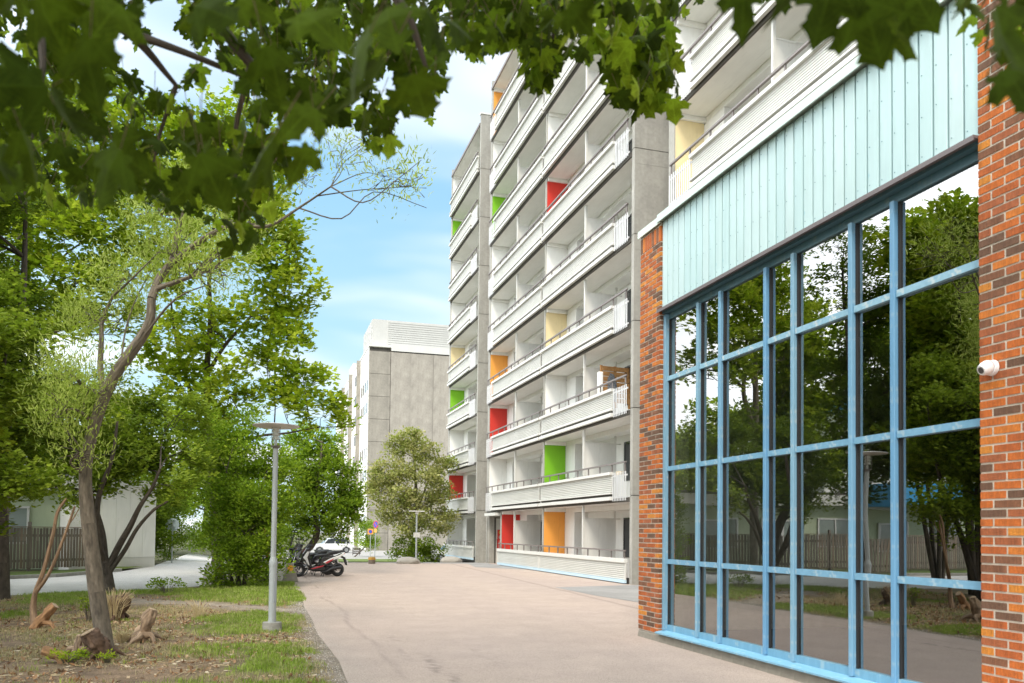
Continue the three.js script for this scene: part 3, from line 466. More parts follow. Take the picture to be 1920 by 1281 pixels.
  // body of the building: roof, side walls, the room behind the glass
  part(g, 'roof', bx(0.11, 5.35, 6.2, 6.35, Z(11.93), Z(-2)), M.concreteDark);
  part(g, 'end_wall', bx(0.5, 5.35, -0.1, 6.2, Z(11.94), Z(11.65)), M.mortar);
  part(g, 'near_wall', bx(0.2, 5.35, -0.1, 6.2, Z(3.2), Z(2.9)), M.mortar);
  part(g, 'front_wall', bx(0.02, 0.4, -0.1, 7.3, Z(3.19), Z(-2)), M.mortar);
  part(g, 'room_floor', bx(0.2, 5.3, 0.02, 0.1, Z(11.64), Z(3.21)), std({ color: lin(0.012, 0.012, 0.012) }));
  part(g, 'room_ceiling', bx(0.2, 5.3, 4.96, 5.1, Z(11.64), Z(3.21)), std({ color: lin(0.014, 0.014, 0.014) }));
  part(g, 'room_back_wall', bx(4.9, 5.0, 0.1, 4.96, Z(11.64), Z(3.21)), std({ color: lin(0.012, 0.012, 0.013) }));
}
{ // security camera on the near pier
  const c = thing('security_camera', 'white ball security camera on the near brick pier', 'camera', [5.684, 2.985, -5.33]), wm = phys({ color: lin(0.82, 0.82, 0.83), roughness: 0.3, clearcoat: 0.4 });
  part(c, 'mount', new THREE.CylinderGeometry(0.062, 0.066, 0.03, 32).rotateZ(Math.PI / 2).translate(-0.016, 0, 0), wm);
  const lathe = new THREE.LatheGeometry([[0, -0.02], [0.056, -0.02], [0.060, 0.0], [0.057, 0.03], [0.046, 0.06], [0.040, 0.066], [0.038, 0.070], [0.028, 0.066], [0, 0.066]].map((p) => new THREE.Vector2(p[0], p[1])), 32);
  const b = part(c, 'ball', lathe, wm, -0.05, 0.002, 0); b.rotation.set(0, 0, 0); b.lookAt(b.getWorldPosition(V()).add(V(-0.85, -0.40, -0.12))); b.rotateX(Math.PI / 2);
  const l = part(b, 'lens', new THREE.CylinderGeometry(0.027, 0.027, 0.006, 24).translate(0, 0.069, 0), M.blackGloss);
}
// ---------------------------------------------------------------- low buildings and fence on the left
{
  M.paleGreen = std({ color: lin(0.50, 0.58, 0.42), map: Tpaint }); M.blue = std({ color: lin(0.03, 0.30, 0.62), map: Tpaint, roughness: 0.5 });
  const g = thing('low_building', 'long low pale green building with windows and white eaves behind the plank fence', 'building', [-7.4, 0, -35.4]);
  g.rotation.y = 0.08;
  const W = 30, H = 3.0;   // runs to -x
  part(g, 'wall', bx(-W, 0, 0, H, -8, 0), M.paleGreen);
  part(g, 'eaves', bx(-W - 0.2, 0.3, H + 0.002, H + 0.52, -8, 0.55), M.whiteMetal);
  part(g, 'roof', bx(-W - 0.2, 0.2, H + 0.524, H + 0.66, -8, 0.4), M.concreteDark);
  for (let i = 0; i < 9; i++) { const x = -1.0 - i * 3.1, w = sub(g, 'window', x, 0, 0); part(w, 'frame', [bx(-2.0, 0, 0.95, 1.03, 0.004, 0.07), bx(-2.0, 0, 2.3, 2.38, 0.004, 0.07), bx(-2.0, -1.92, 1.03, 2.3, 0.004, 0.07), bx(-0.08, 0, 1.03, 2.3, 0.004, 0.07), bx(-1.04, -0.96, 1.03, 2.3, 0.004, 0.068)], M.windowFrame); part(w, 'pane', bx(-1.92, -0.08, 1.03, 2.3, 0.006, 0.03), phys({ color: lin(0.22, 0.27, 0.24), roughness: 0.08 })); }
  part(g, 'blue_band', bx(-15.5, -9.5, H + 0.1, H + 1.15, 0.56, 1.9), M.blue);
  const up = sub(g, 'upper_storey', 0, H + 0.66, 0); part(up, 'wall', bx(-19, -8, 0, 4.2, -8, -0.6), M.whiteWall); part(up, 'blue_roof', bx(-19.4, -7.6, 4.204, 5.0, -8.3, -0.2), M.blue);
  for (let i = 0; i < 4; i++) part(up, 'window', bx(-10.2 - i * 2.5, -8.8 - i * 2.5, 1.2, 2.6, -0.598, -0.57), M.window);
}
{
  // white panelled annexe, its long face running back to the right
  const a = [-6.0, -35.9], b = [-4.25, -37.7], L = Math.hypot(b[0] - a[0], b[1] - a[1]);
  const g = thing('annexe', 'white panelled low annexe with grey plinth at the end of the lane', 'building', [a[0], 0, a[1]]); g.rotation.y = -Math.atan2(b[1] - a[1], b[0] - a[0]);
  const H = 3.25, n = 4;
  for (let i = 0; i < n; i++) part(g, 'wall_panel', bx(i * L / n + 0.006, (i + 1) * L / n - 0.006, 0.42, H, -0.1, 0), M.whiteWall);
  part(g, 'plinth', bx(0, L, -0.05, 0.414, -0.1, -0.012), M.greyPanel);
  part(g, 'body', bx(0.01, L - 0.01, -0.05, H - 0.02, -5, -0.104), M.whiteWall);
  part(g, 'front_wall', bx(-1.3, -0.004, -0.05, H, -4, -0.05), M.whiteWall);
  part(g, 'eaves', bx(-1.4, L + 0.12, H + 0.002, H + 0.3, -5.1, 0.2), M.whiteMetal);
}
{
  M.fence = [[0.31, 0.27, 0.235], [0.36, 0.31, 0.265], [0.27, 0.235, 0.205], [0.38, 0.30, 0.24]].map((c) => std({ color: lin(...c), map: Twood, bumpMap: Twood, bumpScale: 0.004 }));
  const line = [[-6.25, 34.5], [-9.3, 30.9], [-14.5, 29.8], [-24, 30.2]], g = thing('plank_fence', 'weathered grey plank fence along the lane in front of the pale green building', 'fence', [-6.25, 0, -34.5]);
  const boards = [0, 1, 2].map((v) => { const q = bevelBox(0.095, 1.42, 0.02, 0.003), uv = q.attributes.uv; for (let i = 0; i < uv.count; i++) uv.setXY(i, uv.getX(i) + v * 0.31, uv.getY(i) + v * 0.7); return q; });
  let n = 0;
  for (let i = 0; i < line.length - 1; i++) {
    const [ax, as] = line[i], [bx_, bs] = line[i + 1], L = Math.hypot(bx_ - ax, bs - as), ang = Math.atan2(bs - as, bx_ - ax);
    for (let d = 0.06; d < L - 0.04; d += 0.122) { const x = lerp(ax, bx_, d / L), s = lerp(as, bs, d / L); const m = part(g, 'plank', pick(boards), pick(M.fence), x + 6.25, 0.86 + rr(-0.012, 0.012), -s + 34.5 + 0.03); m.rotation.set(0, ang, rr(-0.008, 0.008)); n++; }
    const mid = [(ax + bx_) / 2 + 6.25, -(as + bs) / 2 + 34.5];
    for (const y of [0.42, 1.3]) { const r = part(g, 'rail', box(L, 0.09, 0.045), M.fence[2], mid[0], y, mid[1] - 0.01); r.rotation.y = ang; }
    const cap = part(g, 'cap_board', box(L, 0.03, 0.10), M.fence[3], mid[0], 1.60, mid[1] + 0.01); cap.rotation.y = ang;
    const np = Math.round(L / 2.4); for (let k = 0; k <= np; k++) { const x = lerp(ax, bx_, k / np), s = lerp(as, bs, k / np); part(g, 'post', box(0.1, 1.8, 0.1), M.fence[0], x + 6.25, 0.88, -s + 34.5 - 0.08); }
  }
}
// ---------------------------------------------------------------- leaves
function leafShape(outline, fold = 0.12, droop = 0.15) {   // a fan of triangles about the midrib, size 1, pointing +y from its stalk at 0
  const pos = [], n = outline.length, cx = 0, cy = 0.38, z = (x, y) => -fold * Math.abs(x) * 0.9 - droop * y * y;
  for (let i = 0; i < n; i++) { const [ax, ay] = outline[i], [bx_, by] = outline[(i + 1) % n]; pos.push(cx, cy, z(cx, cy) + 0.02, ax, ay, z(ax, ay), bx_, by, z(bx_, by)); }
  const g = new THREE.BufferGeometry(); g.setAttribute('position', new THREE.Float32BufferAttribute(pos, 3)); const uv = []; for (let i = 0; i < pos.length; i += 3) uv.push(pos[i] * 0.72 + 0.5, pos[i + 1] * 0.86 + 0.05); g.setAttribute('uv', new THREE.Float32BufferAttribute(uv, 2)); g.computeVertexNormals(); return g;
}
const mirror = (half) => [...half, ...half.slice().reverse().filter((p) => p[0] > 0).map(([x, y]) => [-x, y])];
// right halves of the outlines, from stalk to tip
const mapleFull = mirror([[0, 0.0], [0.10, 0.03], [0.26, -0.05], [0.32, 0.06], [0.24, 0.14], [0.42, 0.17], [0.56, 0.30], [0.66, 0.34], [0.55, 0.42], [0.52, 0.52], [0.36, 0.46], [0.24, 0.47], [0.28, 0.62], [0.24, 0.70], [0.34, 0.76], [0.20, 0.84], [0.12, 0.92], [0, 1.08]]);
const mapleMid = mirror([[0, 0], [0.28, -0.03], [0.24, 0.14], [0.62, 0.34], [0.48, 0.50], [0.22, 0.46], [0.30, 0.74], [0, 1.05]]);
const ovate = mirror([[0, 0], [0.26, 0.22], [0.30, 0.48], [0.14, 0.82], [0, 1.0]]);
const lance = mirror([[0, 0], [0.10, 0.35], [0.07, 0.75], [0, 1.0]]);
function spray(leaf, n, size, spread, flat = 0.5) {   // a small shoot with n leaves round it
  const gs = []; const m = new THREE.Matrix4(), q = new THREE.Quaternion(), e = new THREE.Euler();
  for (let i = 0; i < n; i++) {
    const t = i / n * Math.PI * 2 * 1.618 * 2, r = spread * (0.25 + 0.75 * rnd()), s = size * rr(0.7, 1.2);
    e.set(-Math.PI / 2 * flat + rr(-0.6, 0.6), 0, rr(-0.5, 0.5)); q.setFromEuler(e); const q2 = new THREE.Quaternion().setFromAxisAngle(V(0, 1, 0), t); q.premultiply(q2);
    m.compose(V(-Math.sin(t) * r * 0.6, rr(-0.5, 0.5) * spread, -Math.cos(t) * r * 0.6), q, V(s, s, s)); gs.push(leaf.clone().applyMatrix4(m));
  }
  return mergeGeometries(gs);
}
// blade colour: pale ribs spreading from the stalk, finer side veins, blotches
const Tleaf = texture(256, (u, v) => {
  const x = (u - 0.5) / 0.72, y = (v - 0.05) / 0.86, r = Math.hypot(x, y), a = Math.atan2(x, y); let rib = 0;
  for (const q of [0, 0.78, -0.78, 1.5, -1.5]) { const d = Math.abs(a - q) * r; rib = Math.max(rib, sstep(0.022, 0.006, d)); const along = r * 9 + Math.abs(a - q) * 5; if (Math.abs(a - q) < 0.4) rib = Math.max(rib, 0.45 * sstep(0.16, 0.05, Math.abs(along - Math.round(along)))); }
  const n = fbm(u * 7, v * 7, 4, 811, 7), k = 0.70 + 0.34 * n + 0.26 * rib; return [k * (1 + 0.1 * rib), k, k * 0.92];
}, true, 1);
const leafMat = (rough = 0.9, tr = 0.5) => phys({ color: lin(1.12, 1.12, 1.12), map: Tleaf, roughness: rough, transmission: tr, thickness: 0, side: THREE.DoubleSide, ior: 1.3, specularIntensity: 0.2 });
const LM = leafMat();
const sprays = {
  maple: [0, 1, 2].map(() => spray(leafShape(mapleMid), 9, 0.155, 0.34, 0.62)),
  small: [0, 1, 2].map(() => spray(leafShape(mapleMid), 12, 0.085, 0.28, 0.7)),
  bush: [0, 1, 2].map(() => spray(leafShape(ovate), 14, 0.095, 0.28, 0.6)),
  linden: [0, 1, 2].map(() => spray(leafShape(ovate), 12, 0.13, 0.36, 0.6)),
  willow: [0, 1, 2].map(() => spray(leafShape(lance), 26, 0.078, 0.42, 0.25)),
};
const bark = {
  willow: std({ color: lin(0.25, 0.22, 0.18), map: Tbark, bumpMap: TbarkB, bumpScale: 0.012 }),
  dark: std({ color: lin(0.13, 0.11, 0.09), map: Tbark, bumpMap: TbarkB, bumpScale: 0.014 }),
  grey: std({ color: lin(0.22, 0.195, 0.165), map: Tbark, bumpMap: TbarkB, bumpScale: 0.010 }),
  tan: std({ color: lin(0.42, 0.29, 0.19), map: Tbark, bumpMap: TbarkB, bumpScale: 0.012 }),
};
const tints = { maple: [[0.31, 0.44, 0.022], [0.38, 0.50, 0.03], [0.23, 0.35, 0.018], [0.45, 0.55, 0.05]], dark: [[0.13, 0.215, 0.018], [0.17, 0.265, 0.02], [0.21, 0.30, 0.026]], small: [[0.27, 0.38, 0.035], [0.34, 0.45, 0.05], [0.20, 0.30, 0.026]], willow: [[0.44, 0.56, 0.13], [0.52, 0.62, 0.18], [0.36, 0.48, 0.09]], linden: [[0.48, 0.50, 0.20], [0.58, 0.57, 0.29], [0.33, 0.40, 0.11], [0.42, 0.46, 0.16]], bush: [[0.26, 0.40, 0.03], [0.33, 0.47, 0.04], [0.18, 0.30, 0.022]] };
const dummy = new THREE.Object3D(), tmpC = new THREE.Color();
function place(list, x, y, z, sc, tilt = 0.5) { dummy.position.set(x, y, z); dummy.rotation.set(gauss() * tilt, rnd() * Math.PI * 2, gauss() * tilt); dummy.scale.setScalar(sc); dummy.updateMatrix(); list.push(dummy.matrix.clone()); }
function instanced(parent, name, geo, mat, mats, tint) {
  const im = new THREE.InstancedMesh(geo, mat, mats.length); for (let i = 0; i < mats.length; i++) { im.setMatrixAt(i, mats[i]); const c = pick(tint), k = rr(0.8, 1.2); im.setColorAt(i, tmpC.setRGB(c[0] * k, c[1] * k, c[2] * k)); }
  im.name = name; im.userData = { kind: 'stuff' }; shadowed(im); parent.add(im); return im;
}
// A tree: trunks are tapering tubes; each crown lobe hangs on a limb from the nearest trunk point, twigs fan out in it, leaf shoots sit in clumps round the twigs.
function tree(name, label, category, base, o) {
  const g = thing(name, label, category, [base[0], base[1] ?? 0, base[2]], o.group), B = V(...g.position.toArray()), loc = (p) => V(p.x - B.x, p.y - B.y, p.z - B.z);
  const nodes = []; const trunkM = o.bark ?? bark.grey;
  for (const [pts, r0, r1] of o.trunks) { const P = pts.map(loc), n = P.length; part(g, 'trunk', tube(P, P.map((_, i) => lerp(r0, r1, i / (n - 1)) * (1 + 0.08 * Math.sin(i * 7.3))), 9), trunkM); const c = new THREE.CatmullRomCurve3(P); for (let i = 0; i <= 14; i++) nodes.push([c.getPoint(i / 14), lerp(r0, r1, i / 14)]); }
  const limbs = [], per = {}; const lists = [[], [], []];
  for (const bl of o.lobes) {
    const [c0, rx, ry, rz, n] = bl, c = loc(c0);
    let best = null, bd = 1e9; for (const q of nodes) { const dy = c.y - q[0].y, d = q[0].distanceTo(c) + (dy < 0.1 ? 1.4 : 0) ; if (d < bd) { bd = d; best = q; } }
    const P0 = best[0], mid = P0.clone().lerp(c, 0.5).add(V(rr(-0.15, 0.15), bd * 0.08 + rr(-0.1, 0.1), rr(-0.15, 0.15))), r0 = Math.min(best[1] * 0.7, 0.018 + bd * 0.02);
    if (bd > 0.3) { limbs.push(tube([P0, mid, c], [r0, r0 * 0.65, r0 * 0.38], 6)); }
    const hubs = o.hubs ?? 10, hs = [];
    for (let i = 0; i < hubs; i++) { const d = V(gauss(), gauss() * 0.9 + 0.1, gauss()).normalize().multiplyScalar(0.45 + 0.5 * Math.sqrt(rnd())); const h = V(c.x + d.x * rx, c.y + d.y * ry, c.z + d.z * rz); hs.push(h); const st = rnd() < 0.5 ? c : P0.clone().lerp(c, rr(0.5, 1)); limbs.push(tube([st, st.clone().lerp(h, 0.55).add(V(rr(-0.08, 0.08), rr(-0.02, 0.12), rr(-0.08, 0.08)).multiplyScalar(rx)), h], [r0 * 0.34, r0 * 0.24, 0.006], 4, true, 3)); }
    const sz = (o.clump ?? 0.42);
    for (let i = 0; i < n; i++) { const h = hs[i % hubs]; place(lists[i % 3], h.x + gauss() * rx * sz, h.y + gauss() * ry * sz * 0.75, h.z + gauss() * rz * sz, rr(0.8, 1.25) * (o.size ?? 1), o.tilt ?? 0.5); }
  }
  if (o.twigs) for (const [pts, r0, r1] of o.twigs) limbs.push(tube(pts.map(loc), pts.map((_, i) => lerp(r0, r1, i / (pts.length - 1))), 6));
  if (limbs.length) { const b = part(g, 'branches', limbs, o.twigBark ?? trunkM); b.userData = { kind: 'stuff' }; }
  const crown = sub(g, 'crown'); lists.forEach((l, i) => { if (l.length) instanced(crown, 'leaves', sprays[o.leaf][i], LM, l, tints[o.tint ?? o.leaf]); });
  return g;
}
// lobe given by bearing in the survey, radius in survey units, distance
const lobe = (u, v, r, t, dens = 1, flat = 0.85, size = 1) => [I(u, v, t), r * t / FPX, r * flat * t / FPX, r * 0.9 * t / FPX, Math.round(r * r * 0.030 * dens)];
const on = (x, s) => V(x, groundY(x, s), -s);

// leaning grey-barked willow in the bed
{
  const t0 = 11.0, W = (u, v, d = 0) => I(u, v, t0 + d);
  tree('willow_tree', 'leaning grey-barked tree with thin pale willow leaves in the bare bed', 'tree', [-1.93, 0, -12.05], {
    leaf: 'willow', bark: bark.willow, hubs: 16, clump: 0.62, tilt: 0.9, size: 0.95,
    trunks: [
      [[V(-1.90, -0.12, -12.02), W(192, 1180), W(180, 1100), W(168, 1000), W(160, 910), W(164, 850), W(184, 775), W(214, 705), W(250, 655), W(280, 605), W(284, 560)], 0.108, 0.057],
      [[W(284, 560), W(300, 520, 0.1), W(322, 490, 0.15), W(330, 448, 0.25), W(342, 405, 0.3), W(370, 340, 0.4), W(395, 280, 0.5)], 0.055, 0.018],
      [[W(320, 494, 0.15), W(362, 462, 0), W(395, 440, -0.1), W(440, 420, -0.2), W(500, 425, -0.3), W(560, 390, -0.4), W(620, 350, -0.5)], 0.045, 0.010],
      [[W(194, 745), W(188, 690, 0.2), W(190, 640, 0.3), W(192, 600, 0.4), W(212, 555, 0.5), W(240, 510, 0.6)], 0.042, 0.015],
    ],
    twigs: [[[W(262, 640), W(330, 560, -0.3), W(400, 530, -0.5)], 0.02, 0.006], [[W(226, 690), W(235, 620, 0.3), W(255, 560, 0.5), W(300, 480, 0.7)], 0.016, 0.005], [[W(620, 350, -0.5), W(680, 380, -0.5), W(740, 340, -0.4), W(790, 300, -0.3)], 0.010, 0.004], [[W(560, 390, -0.4), W(640, 410, -0.4), W(700, 360, -0.3), W(800, 390, -0.2)], 0.010, 0.004], [[W(212, 555, 0.5), W(250, 520), W(300, 470)], 0.018, 0.005], [[W(160, 880), W(150, 840), W(120, 800), W(100, 760)], 0.018, 0.005]],
    lobes: [lobe(150, 720, 62, 10.9, 0.7), lobe(110, 770, 48, 10.6, 0.6), lobe(190, 600, 60, 11.4, 0.5), lobe(250, 520, 62, 11.6, 0.55), lobe(330, 470, 66, 11.1, 0.45), lobe(410, 500, 62, 10.6, 0.42), lobe(300, 400, 62, 11.4, 0.5), lobe(380, 350, 60, 11.5, 0.35), lobe(470, 420, 52, 10.7, 0.3), lobe(150, 850, 40, 10.7, 0.3),
      lobe(640, 290, 52, 10.5, 0.16), lobe(720, 330, 52, 10.6, 0.14), lobe(770, 350, 42, 10.7, 0.12), lobe(560, 340, 42, 10.5, 0.14), lobe(690, 270, 40, 10.7, 0.13)],
  });
}
// dark trunk at the left edge
tree('maple_tree', 'dark-trunked maple at the left edge, its trunk cut by the picture edge', 'tree', [-5.45, 0, -20.8], { leaf: 'small', tint: 'dark', bark: bark.dark, trunks: [[[V(-5.45, -0.1, -20.8), V(-5.5, 1.2, -20.8), V(-5.6, 2.8, -20.9), V(-5.5, 4.6, -21.0), V(-5.3, 6.6, -21.1), V(-5.3, 8.2, -21.2), V(-5.4, 10.2, -21.4)], 0.19, 0.03]],
  lobes: [lobe(20, 720, 75, 18.4, 1.1), lobe(-40, 650, 90, 18.7, 1), lobe(70, 670, 75, 19.0, 0.9), lobe(10, 800, 70, 18.1, 1), lobe(-60, 800, 80, 18.1, 1), lobe(30, 880, 55, 18.5, 0.9), lobe(-30, 560, 80, 19.3, 0.9), lobe(50, 590, 60, 19.5, 0.6), lobe(-70, 450, 90, 19.6, 0.9), [V(-5.6, 9.4, -21.4), 1.6, 1.2, 1.6, 250], [V(-6.6, 8.4, -20.6), 1.5, 1.2, 1.5, 250], [V(-6.8, 6.2, -20.2), 1.5, 1.2, 1.5, 240], [V(-6.4, 4.2, -19.8), 1.4, 1.1, 1.4, 240], [V(-5.3, 10.6, -21.6), 1.2, 1.0, 1.2, 180]], group: 'small-leaved trees by the lane' });
// many-stemmed small-leaved tree beside the lane
{
  const t0 = 20.5, W = (u, v, d = 0) => I(u, v, t0 + d);
  tree('hedge_maple', 'many-stemmed spreading small-leaved tree between the bed and the lane', 'tree', [-3.52, 0, -22.45], { leaf: 'small', bark: bark.dark, group: 'small-leaved trees by the lane',
    trunks: [[[V(-3.52, -0.15, -22.45), W(200, 1085), W(196, 1050)], 0.165, 0.125], [[W(196, 1055), W(190, 1000), W(176, 950), W(160, 900), W(140, 850), W(120, 800)], 0.10, 0.035], [[W(200, 1070), W(225, 1020), W(245, 985), W(262, 950), W(285, 915), W(300, 880)], 0.085, 0.035], [[W(204, 1075), W(235, 1030), W(258, 990), W(290, 955), W(315, 940)], 0.06, 0.025], [[W(195, 1060), W(182, 1000, -0.4), W(185, 930, -0.6), W(210, 860, -0.8), W(220, 790, -0.8)], 0.085, 0.03]],
    lobes: [lobe(60, 830, 66, 20.8, 1.4), lobe(120, 880, 52, 20.6, 1.2), lobe(130, 800, 72, 21.4, 1.4), lobe(210, 850, 70, 20.8, 1.4), lobe(200, 905, 42, 20.4, 1.1), lobe(270, 880, 62, 21.0, 1.4), lobe(320, 910, 46, 20.8, 1.2), lobe(260, 800, 72, 21.8, 1.4), lobe(340, 850, 56, 21.8, 1.2), lobe(70, 910, 42, 20.4, 0.9), lobe(130, 940, 34, 20.0, 0.8), lobe(180, 740, 66, 22.4, 1.2), lobe(330, 780, 62, 22.6, 1.2), lobe(60, 750, 70, 21.8, 1.2)] });
}
// tall maple behind, its crown reaching right over the lamp
{
  const t0 = 28.5, W = (u, v, d = 0) => I(u, v, t0 + d);
  tree('maple_tree', 'tall bright green maple reaching over the street lamp', 'tree', [-1.40, 0, -30.15], { leaf: 'maple', bark: bark.dark, hubs: 9, size: 1.15, group: 'maples behind the bed',
    trunks: [[[V(-1.40, -0.15, -30.15), W(406, 980), W(398, 880), W(390, 790), W(388, 690), W(394, 600), W(392, 520), W(400, 430), W(410, 330)], 0.19, 0.03], [[W(392, 840), W(370, 770), W(352, 720), W(330, 640), W(320, 560)], 0.09, 0.03], [[W(390, 700), W(420, 650), W(455, 610), W(490, 570), W(520, 520)], 0.07, 0.02], [[W(398, 900), W(440, 850, -0.6), W(480, 820, -1), W(540, 812, -1.2), W(600, 800, -1.4)], 0.07, 0.02]],
    lobes: [lobe(400, 350, 92, 28.5, 0.8), lobe(300, 380, 85, 28.8, 0.7), lobe(490, 400, 72, 28, 0.8), lobe(450, 480, 78, 27.6, 0.7), lobe(530, 470, 52, 27.8, 0.75), lobe(350, 500, 85, 28.2, 0.65), lobe(545, 550, 52, 27.6, 0.8), lobe(480, 590, 70, 27.3, 0.7), lobe(400, 620, 70, 27.6, 0.55), lobe(555, 640, 45, 27.4, 0.75), lobe(500, 690, 62, 27.2, 0.7), lobe(570, 720, 48, 27.4, 0.75), lobe(430, 740, 62, 27.6, 0.7), lobe(530, 760, 50, 27, 0.65), lobe(610, 780, 42, 27, 0.7), lobe(320, 640, 70, 28.4, 0.6), lobe(350, 740, 66, 28, 0.8), lobe(640, 800, 22, 26.8, 0.8), lobe(430, 260, 80, 29, 0.7), lobe(330, 280, 85, 29.4, 0.7), lobe(500, 310, 55, 28.6, 0.6)] });
}
// maple further left
{
  const t0 = 26.5, W = (u, v, d = 0) => I(u, v, t0 + d);
  tree('maple_tree', 'tall two-stemmed maple at the upper left behind the small-leaved trees', 'tree', [-7.95, 0, -30.1], { leaf: 'maple', bark: bark.grey, hubs: 9, size: 1.1, group: 'maples behind the bed',
    trunks: [[[V(-7.95, -0.15, -30.1), W(10, 900), W(14, 760), W(20, 640), W(26, 560), W(34, 470), W(44, 380), W(60, 290)], 0.17, 0.04], [[W(12, 760), W(40, 700), W(62, 650), W(54, 570), W(50, 500), W(58, 430), W(80, 340)], 0.11, 0.03], [[W(20, 640), W(50, 580), W(95, 530), W(120, 480), W(180, 440)], 0.07, 0.02]],
    lobes: [lobe(40, 420, 78, 26.3, 0.75), lobe(120, 450, 78, 25.8, 0.75), lobe(190, 430, 66, 26, 0.7), lobe(150, 530, 66, 25.6, 0.75), lobe(220, 520, 58, 26.2, 0.6), lobe(90, 580, 52, 25.4, 0.6), lobe(20, 500, 62, 25.8, 0.55), lobe(180, 600, 62, 25.6, 0.7), lobe(120, 340, 82, 26.8, 0.75), lobe(30, 320, 80, 27, 0.7), lobe(220, 350, 70, 26.8, 0.7), lobe(-60, 400, 90, 26.5, 0.75), lobe(-70, 550, 80, 26.3, 0.7), lobe(240, 620, 52, 26.2, 0.6), lobe(80, 230, 90, 27, 0.7), lobe(200, 250, 80, 27.5, 0.7)] });
}
// thick shrub in front of the scooters
{
  const W = (u, v, d = 0) => I(u, v, 23.6 + d);
  tree('large_shrub', 'big rounded leafy shrub behind the lamp post', 'shrub', [-0.55, 0, -24.6], { leaf: 'bush', bark: bark.dark, hubs: 12, size: 1.0,
    trunks: [[[V(-0.55, -0.1, -24.6), W(440, 1040), W(430, 960), W(425, 880)], 0.07, 0.025], [[V(-0.45, -0.1, -24.7), W(465, 1030), W(485, 950), W(500, 880)], 0.06, 0.02], [[V(-0.7, -0.1, -24.6), W(425, 1050), W(405, 1000), W(395, 930)], 0.05, 0.02]],
    lobes: [lobe(440, 890, 56, 23.8, 1.8), lobe(480, 930, 56, 23.3, 1.8), lobe(420, 960, 48, 23.4, 1.8), lobe(460, 1000, 56, 23.0, 1.8), lobe(505, 985, 38, 23.1, 1.8), lobe(440, 1050, 50, 22.9, 1.8), lobe(490, 1050, 42, 22.9, 1.8), lobe(400, 1020, 40, 23.4, 1.6), lobe(480, 860, 52, 24.2, 1.6), lobe(530, 900, 44, 24.2, 1.6), lobe(545, 950, 34, 24.1, 1.6), lobe(415, 1085, 28, 23.0, 1.6), lobe(500, 1085, 22, 23.0, 1.6), lobe(380, 900, 50, 24.2, 1.6), lobe(400, 830, 52, 24.6, 1.4), lobe(455, 810, 50, 24.8, 1.3)] });
}
// round tree behind the scooters
{
  const W = (u, v, d = 0) => I(u, v, 43 + d);
  tree('round_tree', 'dense round-crowned tree behind the parked scooters', 'tree', [1.2, 0, -44.5], { leaf: 'linden', tint: 'bush', bark: bark.dark, hubs: 12, size: 1.3,
    trunks: [[[V(1.2, -0.4, -44.5), W(592, 1010), W(590, 950), W(600, 880), W(605, 830)], 0.2, 0.06]],
    lobes: [lobe(605, 850, 42, 44, 3.6), lobe(640, 890, 36, 43.6, 3.6), lobe(570, 880, 42, 43.6, 3.6), lobe(610, 920, 46, 43, 3.6), lobe(655, 930, 30, 43.4, 3.6), lobe(560, 940, 42, 43.2, 3.6), lobe(630, 970, 40, 43, 3.6), lobe(590, 980, 40, 42.8, 3.6), lobe(665, 960, 22, 43, 3.2), lobe(545, 990, 34, 43.2, 3.2), lobe(570, 825, 34, 44.4, 3.2), lobe(640, 1000, 22, 43, 1.5)] });
}
